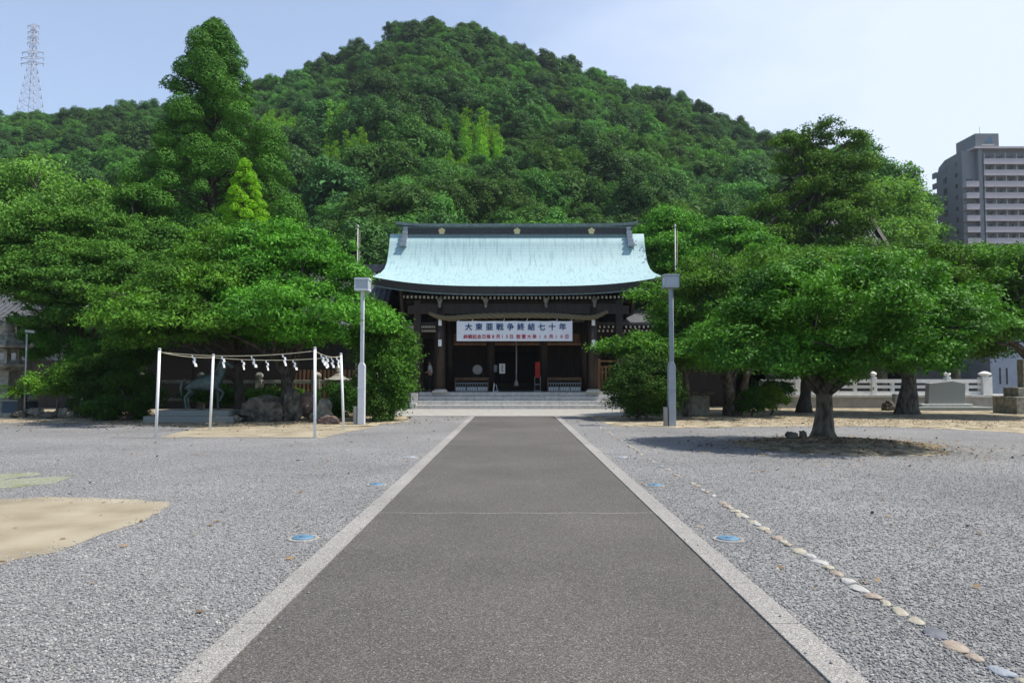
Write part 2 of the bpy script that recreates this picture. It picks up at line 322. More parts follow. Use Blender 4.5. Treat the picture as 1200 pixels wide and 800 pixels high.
# thin crack / joint across the asphalt
b = MB(); pts = []
for i in range(41):
    x = CX-PW+2*PW*i/40; pts.append((x, G(600, 602).y+0.02*math.sin(i*0.7)+random.uniform(-.008, .008)))
for i in range(40):
    (x0, y0), (x1, y1) = pts[i], pts[i+1]; b.add([(x0, y0, .011), (x1, y1, .011), (x1, y1+.022, .011), (x0, y0+.022, .011)], [(0, 1, 2, 3)])
tag(b.build('path_joint', M['kerb']), 'thin pale joint across the asphalt path', kind='structure')
sheet('paved_apron', [(-5.0, 30.0, 0), (5.3, 30.0, 0), (6.2, 36.9, 0), (-5.9, 36.9, 0)], 0.012, M['concrete'], label='concrete apron at the foot of the shrine steps')
def gp(l_): return [G(x, y) for x, y in l_]
sheet('sand_patch', gp([(-160, 588), (60, 582), (150, 585), (200, 588), (190, 600), (150, 618), (90, 640), (0, 662), (-120, 690)]), 0.004, M['sand'], 0.035, seed=2, label='bare patch of yellow sand in the gravel')
sheet('moss_patch', gp([(-30, 566), (30, 560), (80, 558), (70, 566), (20, 571), (-30, 573)]), 0.004, M['moss'], 0.05, seed=3)
sheet('moss_patch', gp([(-20, 557), (40, 553), (52, 556), (0, 562)]), 0.004, M['moss'], 0.05, seed=4)
sheet('sand_floor', gp([(190, 512), (378, 513), (398, 508), (440, 500), (240, 500.5), (215, 505)]), 0.006, M['sand'], 0.05, seed=5, label='sandy floor inside the roped enclosure')
sheet('left_earth', gp([(-400, 497), (60, 495), (170, 498), (240, 501), (330, 501), (440, 499), (475, 494), (480, 486), (440, 478), (-400, 474)]), 0.004, M['earth'], 0.10, seed=6, label='bare earth under the left trees')
sheet('right_earth', gp([(690, 490), (720, 499), (800, 501), (900, 500), (1020, 499), (1120, 503), (1230, 509), (1700, 520), (1700, 474), (720, 474)]), 0.004, M['earth'], 0.10, seed=7, label='bare earth under the right trees')
# mound under the big cherry tree
mc = G(980, 522)
b = MB(); n = 46; rings = 9; rr = random.Random(5); vs = []; jag = [rr.uniform(.86, 1.1) for _ in range(n)]
for i in range(rings+1):
    t = i/rings
    for k in range(n):
        a = 2*PI*k/n; q = t*(jag[k]*.6+jag[(k+1) % n]*.4)
        vs.append((2.55*q*math.cos(a)+rr.uniform(-.02, .02), 2.3*q*math.sin(a), 0.17*(1-t**1.6)**1.2+(rr.uniform(-.012, .012) if i < rings else 0)-(0.01 if i == rings else 0)))
b.add(vs, [(i*n+k, i*n+(k+1) % n, (i+1)*n+(k+1) % n, (i+1)*n+k) for i in range(rings) for k in range(n)], 0, True)
mo = b.build('earth_mound', M['litter']); mo.location = (mc.x, mc.y, 0); tag(mo, 'low mound of bare earth at the foot of the cherry tree', kind='structure')

# real pebbles over the near gravel (beyond counting: one object)
def instancer(name, pts, scales, rots, build_src, label, cat):
    me = bpy.data.meshes.new(name); me.vertices.add(len(pts)); me.vertices.foreach_set('co', np.asarray(pts, dtype=np.float32).ravel())
    a = me.attributes.new('sc', 'FLOAT_VECTOR', 'POINT'); a.data.foreach_set('vector', np.asarray(scales, dtype=np.float32).ravel())
    a = me.attributes.new('rt', 'FLOAT_VECTOR', 'POINT'); a.data.foreach_set('vector', np.asarray(rots, dtype=np.float32).ravel())
    o = link(name, me)
    ng = bpy.data.node_groups.new(name, 'GeometryNodeTree')
    ng.interface.new_socket('Geometry', in_out='INPUT', socket_type='NodeSocketGeometry'); ng.interface.new_socket('Geometry', in_out='OUTPUT', socket_type='NodeSocketGeometry')
    gi = ng.nodes.new('NodeGroupInput'); go = ng.nodes.new('NodeGroupOutput'); ip = ng.nodes.new('GeometryNodeInstanceOnPoints')
    ns = ng.nodes.new('GeometryNodeInputNamedAttribute'); ns.data_type = 'FLOAT_VECTOR'; ns.inputs[0].default_value = 'sc'
    nr = ng.nodes.new('GeometryNodeInputNamedAttribute'); nr.data_type = 'FLOAT_VECTOR'; nr.inputs[0].default_value = 'rt'
    lk = ng.links.new
    lk(gi.outputs[0], ip.inputs['Points']); lk(ns.outputs[0], ip.inputs['Scale']); lk(nr.outputs[0], ip.inputs['Rotation'])
    lk(build_src(ng), ip.inputs['Instance']); ip.inputs['Pick Instance'].default_value = build_src.pick
    if build_src.pick:
        rv = ng.nodes.new('FunctionNodeRandomValue'); rv.data_type = 'INT'; rv.inputs[4].default_value = 0; rv.inputs[5].default_value = 50
        lk(rv.outputs[2], ip.inputs['Instance Index'])
    lk(ip.outputs[0], go.inputs[0])
    md = o.modifiers.new('scatter', 'NODES'); md.node_group = ng
    tag(o, label, cat, kind='stuff'); return o
def pebble_src(ng):
    ic = ng.nodes.new('GeometryNodeMeshIcoSphere'); ic.inputs['Radius'].default_value = 1.0; ic.inputs['Subdivisions'].default_value = 1
    sm = ng.nodes.new('GeometryNodeSetMaterial'); sm.inputs['Material'].default_value = M['pebble']
    ng.links.new(ic.outputs[0], sm.inputs[0]); return sm.outputs[0]
pebble_src.pick = False
m, nt, p = new_mat('pebble'); M['pebble'] = m; p.inputs['Roughness'].default_value = 0.85; p.inputs['Specular IOR Level'].default_value = 0.25
oi = N(nt, 'ShaderNodeObjectInfo'); r = N(nt, 'ShaderNodeValToRGB'); e = r.color_ramp.elements
e[0].color = (0.15, 0.15, 0.152, 1); e[1].color = (0.285, 0.28, 0.268, 1); e[1].position = 0.9; q = e.new(0.985); q.color = (0.38, 0.365, 0.335, 1)
nt.links.new(oi.outputs['Random'], r.inputs[0]); nt.links.new(r.outputs[0], p.inputs['Base Color'])
rs = np.random.RandomState(4)
NP = 175000
yy = 3.2 + 15.5*rs.rand(NP)**1.75; xx = (rs.rand(NP)*2-1)*(yy*0.78+0.6)
fade = np.clip((18.0-yy)/8.0, 0, 1)
off_ = np.abs(xx-CX)-(PW+KW)
keep = ((off_ > 0.01) | (rs.rand(NP) < .035*np.exp(off_/.16))) & (rs.rand(NP) < fade)
def inpoly(px, py, poly):
    c = np.zeros(len(px), bool); n = len(poly)
    for i in range(n):
        x1, y1 = poly[i].x, poly[i].y; x2, y2 = poly[(i+1) % n].x, poly[(i+1) % n].y
        t = ((y1 > py) != (y2 > py)) & (px < (x2-x1)*(py-y1)/(y2-y1+1e-12)+x1); c ^= t
    return c
sp_ = gp([(-160, 590), (60, 584), (150, 587), (190, 590), (180, 600), (140, 618), (85, 638), (0, 658), (-120, 684)])
ins = inpoly(xx, yy, sp_); cxs = np.mean([p.x for p in sp_]); cys = np.mean([p.y for p in sp_])
ins2 = inpoly(cxs+(xx-cxs)*1.07, cys+(yy-cys)*1.16, sp_)
keep &= ~(ins & (rs.rand(NP) > 0.42)); keep &= ~(ins2 & (rs.rand(NP) > 0.02))
xx = xx[keep]; yy = yy[keep]; n_ = len(xx)
s_ = 0.004+0.0075*rs.rand(n_)**1.5
pts = np.stack([xx, yy, s_*0.35+np.where(np.abs(xx-CX) < PW, .010, np.where(np.abs(xx-CX) < PW+KW, .023, 0))], 1); scs = np.stack([s_*(0.8+0.6*rs.rand(n_)), s_*(0.8+0.5*rs.rand(n_)), s_*(0.55+0.4*rs.rand(n_))], 1)
rts = np.stack([rs.rand(n_)*0.8, rs.rand(n_)*0.8, rs.rand(n_)*6.28], 1)
instancer('loose_gravel', pts, scs, rts, pebble_src, 'loose grey gravel stones covering the forecourt beside the path', 'gravel')

def leaf_src(ng):
    ic = ng.nodes.new('GeometryNodeMeshGrid'); ic.inputs['Size X'].default_value = 1.0; ic.inputs['Size Y'].default_value = .5; ic.inputs['Vertices X'].default_value = 2; ic.inputs['Vertices Y'].default_value = 2
    sm = ng.nodes.new('GeometryNodeSetMaterial'); sm.inputs['Material'].default_value = M['dry_leaf']; ng.links.new(ic.outputs[0], sm.inputs[0]); return sm.outputs[0]
leaf_src.pick = False
m, nt, p = new_mat('dry_leaf'); M['dry_leaf'] = m; p.inputs['Roughness'].default_value = 0.9
oi = N(nt, 'ShaderNodeObjectInfo'); r = N(nt, 'ShaderNodeValToRGB'); e = r.color_ramp.elements; e[0].color = (0.12, 0.08, 0.04, 1); e[1].color = (0.30, 0.21, 0.10, 1); q = e.new(.6); q.color = (0.16, 0.10, 0.05, 1)
nt.links.new(oi.outputs['Random'], r.inputs[0]); nt.links.new(r.outputs[0], p.inputs['Base Color'])
K = 9000; a_ = rs.rand(K); fx_ = np.where(a_ < .3, mc.x+2.6*rs.normal(size=K)*.55, np.where(a_ < .62, 14+9*rs.normal(size=K)*.7, np.where(a_ < .955, -11+5.5*rs.normal(size=K)*.8, rs.uniform(-9, 9, K))))
fy_ = np.where(a_ < .3, mc.y+2.0*rs.normal(size=K)*.55, np.where(a_ < .955, 26.5+3.2*rs.normal(size=K)*.6, rs.uniform(5, 22, K)))
qd = np.hypot((fx_-mc.x)/2.55, (fy_-mc.y)/2.3); fz_ = np.where(qd < 1, 0.17*(1-np.minimum(qd, 1)**1.6)**1.2+.012, .016); kp = (np.abs(fx_-CX) > 1.9); fx_, fy_, fz_ = fx_[kp], fy_[kp], fz_[kp]; K = len(fx_)
sc_ = (.03+.05*rs.rand(K))
instancer('fallen_leaves', np.stack([fx_, fy_, fz_], 1), np.stack([sc_]*3, 1), np.stack([rs.normal(size=K)*.25, rs.normal(size=K)*.25, rs.rand(K)*6.28], 1), leaf_src, 'scattered dry brown leaves on the bare earth under the trees', 'leaves')

# ------------------------------------------------------------------ foliage
class Leaves:
    def __init__(s): s.c = []; s.n = []; s.l = []; s.w = []
    def add(s, c, n, l, w): s.c.append(c); s.n.append(n); s.l.append(np.broadcast_to(l, (len(c),))); s.w.append(np.broadcast_to(w, (len(c),)))
    def mesh(s, name, m, rs):
        c = np.concatenate(s.c); n = np.concatenate(s.n); l = np.concatenate(s.l)[:, None]; w = np.concatenate(s.w)[:, None]
        n = n/np.maximum(np.linalg.norm(n, axis=1, keepdims=True), 1e-6); K = len(c)
        t = rs.normal(size=(K, 3)); t -= n*(t*n).sum(1, keepdims=True); t /= np.maximum(np.linalg.norm(t, axis=1, keepdims=True), 1e-6)
        b = np.cross(n, t)
        v = np.stack([c-t*l*.5, c+b*w*.5-t*l*.08+n*l*.06, c+t*l*.5-n*l*.05, c-b*w*.5-t*l*.08+n*l*.06], 1).reshape(-1, 3)
        me = bpy.data.meshes.new(name); me.vertices.add(K*4); me.vertices.foreach_set('co', v.astype(np.float32).ravel())
        me.loops.add(K*4); me.loops.foreach_set('vertex_index', np.arange(K*4, dtype=np.int32)); me.polygons.add(K)
        me.polygons.foreach_set('loop_start', np.arange(0, K*4, 4, dtype=np.int32)); me.update(calc_edges=True)
        me.materials.append(m); return me
def unit(rs, n):
    d = rs.normal(size=(n, 3)); return d/np.linalg.norm(d, axis=1, keepdims=True)
def pad(L_, rs, c, r, flat, n, leaf, asp=0.45, up=0.7, noise=0.75, shell=0.6, hang=0.0):
    d = unit(rs, n); f = shell+(1-shell)*rs.rand(n, 1)
    f *= 1+0.18*rs.normal(size=(n, 1))
    p = d*f*np.array([r, r, r*flat])
    p[:, 2] -= hang*(np.hypot(p[:, 0], p[:, 1])/max(r, 1e-6))**2*r
    nn = d*np.array([1, 1, 1.0])*(1-up*0.5)+np.array([0, 0, up])+noise*rs.normal(size=(n, 3))
    L_.add(np.asarray(c)[None, :]+p, nn, leaf*(0.7+0.6*rs.rand(n)), leaf*asp*(0.7+0.6*rs.rand(n)))
def limb(b, p0, p3, r0, r1, rs, rise=0.35, n=7, seg=6):
    p0 = Vector(p0); p3 = Vector(p3); d = p3-p0
    p1 = p0+Vector((d.x*0.25, d.y*0.25, d.z*0.3+abs(d.length)*rise*0.45)); p2 = p0+Vector((d.x*0.65, d.y*0.65, d.z*0.7+d.length*rise*0.35))
    pts = []
    for i in range(n+1):
        t = i/n; p = p0*(1-t)**3+p1*3*t*(1-t)**2+p2*3*t*t*(1-t)+p3*t**3
        if 0 < i < n: p = p+Vector(rs.normal(size=3)*d.length*0.018)
        pts.append(p)
    b.tube(pts, [r0+(r1-r0)*(i/n)**0.8 for i in range(n+1)], seg)
    return pts
def ellip(e):     # (px, py, Y, rxpx, rypx[, ry metres]) -> centre, radii
    px, py, Y, rx, rz = e[:5]; c = at(px, py, Y); s = Y/F
    return np.array(c), np.array([rx*s, e[5] if len(e) > 5 else rx*s*0.9, rz*s])
def tree(name, label, cat, base, ells, leafm, leaf=0.13, dens=1.0, padr=0.55, flat=0.45, seed=1, trunk_r=0.18, trunk_top=None, fork=None,
         bark='bark', group=None, stems=1, nlimb=14, up=0.55, inner=0.5, hang=0.14, asp=0.45, covr=0.72, lo=-0.4, shell=0.35, trunkvis=True):
    rs = np.random.RandomState(seed); base = Vector(base); L_ = Leaves(); pads = []
    es = [ellip(e) for e in ells]
    for c, r in es:
        area = (r[0]*r[1]+r[0]*r[2]+r[1]*r[2])*4.2
        k = int(max(4, covr*area/(padr*padr*1.7)))
        d = unit(rs, k*3); d = d[d[:, 2] > lo][:k]
        f = 1-(rs.rand(len(d), 1)**1.6)*inner
        for p in c+d*f*r:
            inside = 0
            for c2, r2 in es:
                if c2 is not c and (((p-c2)/r2)**2).sum() < 0.45: inside = 1
            if not inside: pads.append(p)
    for p in pads:
        rr = padr*(0.7+0.8*rs.rand()); n = int(dens*150*(rr/leaf)**2/10)
        pad(L_, rs, p, rr, flat*(0.7+0.4*rs.rand()), max(12, n), leaf, asp, up, .6, shell=shell, hang=hang)
    npad = len(pads)
    for k in range(int(npad*.28)):
        c, r = es[rs.randint(len(es))]; d = unit(rs, 1)[0]
        if d[2] < -.35: d[2] = -d[2]
        p = c+d*r*(1.03+.20*rs.rand()); pads.append(p); rr = padr*(.28+.3*rs.rand())
        pad(L_, rs, p, rr, .5, max(8, int(dens*11*(rr/leaf)**2)), leaf, asp, up, shell=.3, hang=hang)
    o = empty(name, base); tag(o, label, cat, group)
    bs = np.array(base)
    L_.c = [x-bs for x in L_.c]
    cr = link('crown', L_.mesh('crown', leafm, rs), o)
    b = MB(); top = Vector(trunk_top)-base if trunk_top is not None else Vector((0, 0, 1.2))
    cen = sum((c for c, r in es), np.zeros(3))/len(es)-bs
    forks = []
    for s in range(stems):
        off = Vector((0, 0, 0)) if stems == 1 else Vector((rs.uniform(-1, 1)*trunk_r*1.6, rs.uniform(-1, 1)*trunk_r*1.6, 0))
        tp = top+off*3.2; pts = []; rad = []
        for i in range(9):
            t = i/8; p = off.lerp(tp, t)+Vector((math.sin(t*3.3+s)*0.06, math.cos(t*2.7+s)*0.05, 0))*min(1, 4*t)
            pts.append(p); rad.append(trunk_r*(1-0.38*t)*(1+0.55*math.exp(-t*9))*(1+0.08*rs.normal())/(1 if stems == 1 else 1.5))
        pts[0].z = -0.15; b.tube(pts, rad, 12); forks.append((pts, rad))
    idx = rs.permutation(len(pads))[:nlimb]; mids = []
    for i in idx:
        pts, rad = forks[rs.randint(len(forks))]; j = rs.randint(5, 9)
        q = limb(b, pts[j], Vector(pads[i]-bs), rad[j]*0.62, trunk_r*0.08, rs); mids += q[2:6]
    if mids:
        for i in rs.permutation(len(pads))[:nlimb*3]:
            p = Vector(pads[i]-bs); m_ = min(mids, key=lambda q: (q-p).length)
            if (m_-p).length < 3.5: limb(b, m_, p, trunk_r*0.13, trunk_r*0.04, rs, 0.1, 4, 5)
    b.build('trunk', M[bark], o)
    return o

# cedar: cone of rounded boughs
def cedar(name, label, base, H, Rb, leafm, seed, zlo, leaf=0.26, group=None, nb=150, cat='tree', bough=0.9):
    rs = np.random.RandomState(seed); L_ = Leaves(); b = MB(); o = empty(name, base); tag(o, label, cat, group)
    b.tube([(0, 0, -.2), (0, 0, H*0.3), (0.1, 0, H*0.65), (0, 0, H*0.96)], [0.45, 0.33, 0.2, 0.04], 10)
    for i in range(nb):
        t = (i+rs.rand())/nb; t = t**1.15; z = zlo+(H-zlo)*t
        rad = Rb*(1-t)**0.70*(0.70+0.42*rs.rand()); a = i*2.399+rs.rand()*.6
        c = np.array([rad*math.cos(a), rad*math.sin(a), z]); r = bough*(1.12-0.45*t)*(0.50+0.75*rs.rand())
        n = int(620*r*r*(0.26/leaf)**2)
        d = unit(rs, n); f = 0.80+0.22*rs.rand(n, 1)*(1+.3*np.sin(d[:, :1]*9+i)*np.cos(d[:, 1:2]*8)); P = d*f*np.array([r*1.1, r*1.1, r*0.72])+np.array([math.cos(a), math.sin(a), -.25])*(.35*r*rs.rand(n, 1)**2)
        P[:, 2] -= 0.3*r*(P[:, 0]**2+P[:, 1]**2)/r**2; L_.add(c+P, d*1.0+np.array([0, 0, .15])+0.32*rs.normal(size=(n, 3)), leaf*(0.7+0.6*rs.rand(n)), leaf*0.45)
        # inner twigs of the bough
        for k in range(2):
            f2 = 0.35+0.3*k; c2 = np.array([rad*f2*math.cos(a), rad*f2*math.sin(a), z+0.15*rad*(1-f2)]); n2 = n//6
            d = unit(rs, n2); L_.add(c2+d*r*0.8*rs.rand(n2, 1)**.4, d+rs.normal(size=(n2, 3)), leaf*(0.7+0.6*rs.rand(n2)), leaf*0.35)
        b.tube([(0, 0, z-0.1*rad), (c[0]*.5, c[1]*.5, z+0.1*rad), tuple(c)], [0.09, 0.06, 0.02], 5)
    link('crown', L_.mesh('crown', leafm, rs), o); b.build('trunk', M['bark_dark'], o); return o

# ------------------------------------------------------------------ hill
SKY = [(-700, 190), (-300, 150), (0, 130), (60, 126), (180, 118), (300, 88), (380, 66), (420, 46), (460, 24), (500, 17), (560, 24), (620, 56), (700, 76), (800, 114), (900, 154), (985, 172), (1030, 190), (1075, 225), (1105, 300), (1200, 370), (1500, 400), (2200, 430)]
RD = 205.0; D0 = 58.0; TH = 6.4
def sky_z(px, Rr=RD):
    for (x0, y0), (x1, y1) in zip(SKY, SKY[1:]):
        if x0 <= px <= x1: y = y0+(y1-y0)*(px-x0)/(x1-x0); break
    else: y = SKY[0][1] if px < SKY[0][0] else SKY[-1][1]
    return CH+(442-y)/F*Rr
def hill_z(x, y):
    d = max(y, 1e-3); px = 602+F*x/d
    t = (d-D0)/(RD-D0)
    zt = sky_z(px)-TH
    if zt < 0: zt = 0
    if t <= 0: return 0.0
    if t <= 1: return zt*(0.92*t+0.08*t*t)*(1-0.05*math.sin(t*PI)) 
    return zt*max(0.0, 1-((d-RD)/150))**1.2
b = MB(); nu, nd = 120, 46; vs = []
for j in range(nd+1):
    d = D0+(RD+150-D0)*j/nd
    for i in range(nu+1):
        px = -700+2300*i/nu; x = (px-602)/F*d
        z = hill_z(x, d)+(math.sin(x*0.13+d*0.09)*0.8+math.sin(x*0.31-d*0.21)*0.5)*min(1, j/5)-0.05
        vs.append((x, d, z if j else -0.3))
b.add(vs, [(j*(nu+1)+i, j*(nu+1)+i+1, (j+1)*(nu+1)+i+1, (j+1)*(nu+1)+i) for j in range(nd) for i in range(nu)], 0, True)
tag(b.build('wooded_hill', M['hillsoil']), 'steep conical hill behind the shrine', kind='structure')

def hill_proto(kind, seed):
    rs = np.random.RandomState(seed); L_ = Leaves(); b = MB()
    if kind == 'bamboo':
        for k in range(13):
            a = rs.rand()*6.28; q = 2.6*rs.rand()**.5; x, y = q*math.cos(a), q*math.sin(a); h = 5.2+3.2*rs.rand(); lean = Vector((rs.normal()*.5, rs.normal()*.5, 0))
            b.tube([(x, y, -1), (x+lean.x*.4, y+lean.y*.4, h*.6), (x+lean.x, y+lean.y, h*.95)], [.06, .05, .02], 4)
            for s in range(6):
                t = s/5; z = h*(0.35+0.65*t); r = 1.05*(1-0.75*t)+.22
                pad(L_, rs, (x+lean.x*t, y+lean.y*t, z), r, 1.0, int(90*r+20), 0.34, 0.3, 0.2, 0.9, 0.3, 0.3)
    else:
        # rounded dome of clumps
        Rr = {'round': 3.9, 'tall': 3.4, 'fine': 4.2}[kind]; Hc = {'round': 4.0, 'tall': 4.6, 'fine': 4.0}[kind]; rz = {'round': 3.3, 'tall': 4.6, 'fine': 3.2}[kind]
        for k in range({'round': 120, 'tall': 110, 'fine': 150}[kind]):
            d = unit(rs, 1)[0]
            if d[2] < -0.35: d[2] = -d[2]
            f = 0.70+0.36*rs.rand(); lob = 1+0.20*math.sin(d[0]*5+seed)*math.cos(d[1]*4+seed*2)
            c = np.array([0, 0, Hc])+d*f*lob*np.array([Rr, Rr, rz]); r = (0.55+0.55*rs.rand())*(0.75 if kind == 'fine' else .95)
            pad(L_, rs, c, r, 0.7, int(230*r*r), 0.29 if kind != 'fine' else 0.26, 0.6, 0.35, 0.34, 0.80, 0.2)
        pad(L_, rs, np.array([0, 0, Hc]), Rr*.80, rz/Rr, 620, 0.75, 0.7, 0.3, .35, .9)
        b.tube([(0, 0, -2), (0.1, 0, Hc*.5), (0, 0.1, Hc)], [.28, .22, .12], 6)
        for k in range(6):
            a = k*1.1; b.tube([(0, 0, Hc*.4), (math.cos(a)*Rr*.4, math.sin(a)*Rr*.4, Hc*.9), (math.cos(a)*Rr*.75, math.sin(a)*Rr*.75, Hc*1.15)], [.13, .08, .03], 4)
    m_ = {'round': M['forest'], 'tall': M['forest_dark'], 'fine': M['forest_mid'], 'bamboo': M['bamboo']}[kind]
    me = L_.mesh('hill_tree', m_, rs)
    # join trunk into the same mesh
    bm = bmesh.new(); bm.from_mesh(me); tm = bpy.data.meshes.new('t'); tm.from_pydata(b.v, [], b.f); nf = len(bm.faces); bm.from_mesh(tm)
    bm.faces.ensure_lookup_table()
    for f in bm.faces[nf:]: f.material_index = 1
    bm.to_mesh(me); bm.free(); me.materials.append(M['bark_dark']); return me
protos = {'round': [hill_proto('round', s) for s in (11, 12, 13)], 'tall': [hill_proto('tall', s) for s in (21, 22)], 'fine': [hill_proto('fine', s) for s in (31, 32)], 'bamboo': [hill_proto('bamboo', s) for s in (41, 42)]}
rnd = random.Random(99); spots = []
d = 60.0
while d < RD+14:
    step = 5.4 if d < 120 else 5.9
    umin, umax = (-760-602)/F if d < 0 else -0.86, 0.68
    x = umin*d
    while x < umax*d:
        px = 602+F*x/d
        xx_, yy_ = x+rnd.uniform(-1.8, 1.8), d+rnd.uniform(-1.8, 1.8)
        z = hill_z(xx_, yy_)
        if (z > 1.0 or (d < 75)) and px < 1062: spots.append((xx_, yy_, z))
        x += step
    d += step*0.92
DESC = {'round': ('broadleaf_tree', 'dark green round-crowned broadleaf tree'), 'tall': ('evergreen_tree', 'tall dark evergreen broadleaf tree'), 'fine': ('oak_tree', 'mid green fine-leaved oak tree'), 'bamboo': ('bamboo_clump', 'bright yellow-green bamboo clump')}
def pix(x, y, z):      # photograph pixel of a world point, for choosing what grows where
    v = Vector((x, y, z-CH)); dd = v.dot(_F); return 600+F*v.dot(_R)/dd, 400-F*v.dot(_U)/dd
def zone(px): return 'left of the tall cedar' if px < 170 else 'behind the tall cedar' if px < 330 else 'between the cedar and the shrine roof' if px < 460 else 'above the shrine roof' if px < 750 else 'right of the shrine roof' if px < 900 else 'on the right shoulder of the hill'
spots.sort(key=lambda s: s[1]); near = []; far = []
for s in spots:
    px, py = pix(s[0], s[1], s[2]+5)
    inview = -40 < px < 1240
    kind = rnd.choices(['round', 'tall', 'fine'], [5, 2, 3])[0]
    nn = math.sin(px*0.021+1)*math.sin(py*0.06)
    if 315 < px < 590 and 138 < py < 215 and s[1] > 62 and rnd.random() < (0.62 if px < 430 else 0.34)*(1.0 if 150 < py < 200 else .45): kind = 'bamboo'
    if px < 220 and 190 < py < 270 and s[1] < 90 and rnd.random() < 0.3: kind = 'bamboo'
    sc = rnd.choice((.7, .85, .95, 1.05, 1.2, 1.4))*rnd.uniform(.92, 1.08)*(0.92 if s[1] > 90 else 1.0)
    if s[1] > 150: sc = min(sc, 1.0)
    if s[1] < 80: sc = min(sc*1.1, 1.12)
    (near if (inview and ((kind == 'bamboo' and s[1] < 190) or len(near) < 215)) else far).append((s, kind, sc, px))
used = set()
for (s, kind, sc, px) in near:
    me = rnd.choice(protos[kind]); nm, ds = DESC[kind]
    o = link(nm, me); o.location = s; o.rotation_euler = (rnd.uniform(-.06, .06), rnd.uniform(-.06, .06), rnd.uniform(0, 6.28)); o.scale = (sc, sc, sc*rnd.uniform(.9, 1.15))
    row = 'on the lowest slope' if s[1] < 75 else 'on the lower slope' if s[1] < 100 else 'halfway up the slope' if s[1] < 140 else 'high on the slope'
    tag(o, '%s %s, %s' % (ds, row, zone(px)), 'tree' if kind != 'bamboo' else 'bamboo', ds+'s '+row+' '+zone(px))
srcs = {}
for (s, kind, sc, px) in near: pass
for k in protos:
    srcs[k] = [next(o for o in C.objects if o.data == me) for me in protos[k] if any(o.data == me for o in C.objects)]
def forest_src(ng):
    jn = ng.nodes.new('GeometryNodeJoinGeometry')
    for k in ('round', 'tall', 'fine'):
        for so_ in srcs[k]:
            oi_ = ng.nodes.new('GeometryNodeObjectInfo'); oi_.transform_space = 'ORIGINAL'; oi_.inputs['Object'].default_value = so_; oi_.inputs['As Instance'].default_value = True
            ng.links.new(oi_.outputs['Geometry'], jn.inputs[0])
    return jn.outputs[0]
forest_src.pick = True
print('near', len(near), 'bamboo', sum(1 for f in near if f[1]=='bamboo'), 'far', len(far))
pts = [f[0] for f in far]; scs = [(f[2],)*3 for f in far]; rts = [(0, 0, rnd.uniform(0, 6.28)) for f in far]
instancer('hill_forest', pts, scs, rts, forest_src, 'dense dark green forest covering the upper hill up to its summit', 'forest')

# ------------------------------------------------------------------ shrine
def X(px, Y): return at(px, 442, Y).x
def Z(py, Y): return at(602, py, Y).z
SXc, SY = 0.19, 42.5
shr = empty('shrine_hall', (SXc, SY, 0)); tag(shr, 'wooden shrine hall with a curved pale green copper roof at the end of the path', 'shrine')
HW = 7.45; FZ = 0.84
prof = [(-0.28, 10.0), (-0.50, 9.36), (-0.82, 8.68), (-1.3, 8.10), (-2.1, 7.60), (-3.2, 7.20), (-4.5, 6.88), (-5.8, 6.58)]
def roof_z(x, t, z): return z + (-0.36+0.50*abs(x/HW)**3.2)*t**1.5
me_v = []; uvs = []; nx = 48
full = [(-y, z, i/7) for i, (y, z) in reversed(list(enumerate(prof)))] + [(y, z, i/7) for i, (y, z) in enumerate(prof)]
full = full[::-1]      # front eave first
b = MB(); b2 = MB(); acc = 0; us = []
for j, (y, z, t) in enumerate(full):
    if j: acc += math.hypot(y-full[j-1][0], z-full[j-1][1])
    for i in range(nx+1):
        x = -HW+2*HW*i/nx; b.v.append((x, y, roof_z(x, t, z))); us.append((x, acc))
m_ = len(full)
for j in range(m_-1):
    for i in range(nx): b.f.append((j*(nx+1)+i, j*(nx+1)+i+1, (j+1)*(nx+1)+i+1, (j+1)*(nx+1)+i)); b.m.append(0); b.sm.append(True)
me = bpy.data.meshes.new('roof'); me.from_pydata(b.v, [], b.f); me.materials.append(M['copper']); uvl = me.uv_layers.new(name='UVMap')
for lp in me.loops: uvl.data[lp.index].uv = us[lp.vertex_index]
for p_ in me.polygons: p_.use_smooth = True
rf = link('roof', me, shr)
# thick dark eave slab under the copper, slightly inset
b = MB(); T = 0.36
for j, (y, z, t) in enumerate(full):
    for i in range(nx+1):
        x = (-HW+2*HW*i/nx)*0.998; yy_ = y*0.997; b.v.append((x, yy_, roof_z(x, t, z)-0.03))
for j, (y, z, t) in enumerate(full):
    for i in range(nx+1):
        x = (-HW+2*HW*i/nx)*0.992; yy_ = y*0.985; b.v.append((x, yy_, roof_z(x, t, z)-0.03-T))
W_ = nx+1; O_ = m_*W_
for j in range(m_-1):
    for i in range(nx): b.f.append((O_+j*W_+i, O_+j*W_+i+1, O_+(j+1)*W_+i+1, O_+(j+1)*W_+i))
    b.f.append((j*W_, (j+1)*W_, O_+(j+1)*W_, O_+j*W_)); b.f.append((j*W_+nx, (j+1)*W_+nx, O_+(j+1)*W_+nx, O_+j*W_+nx))
for jj in (0, m_-1):
    for i in range(nx): b.f.append((jj*W_+i, jj*W_+i+1, O_+jj*W_+i+1, O_+jj*W_+i))
b.m = [0]*len(b.f); b.sm = [False]*len(b.f)
b.build('eave_edge', M['metal_dark'], rf)
b = MB()       # thin bright lip under the eave edge
for i in range(nx):
    x0, x1 = [(-HW+2*HW*k/nx)*0.985 for k in (i, i+1)]
    b.bar((x0, -5.70, roof_z(x0, 1, prof[-1][1])-T-0.06), (x1, -5.70, roof_z(x1, 1, prof[-1][1])-T-0.06), 0.07, 0.06)
b.build('eave_lip', M['ridge_top'], rf)
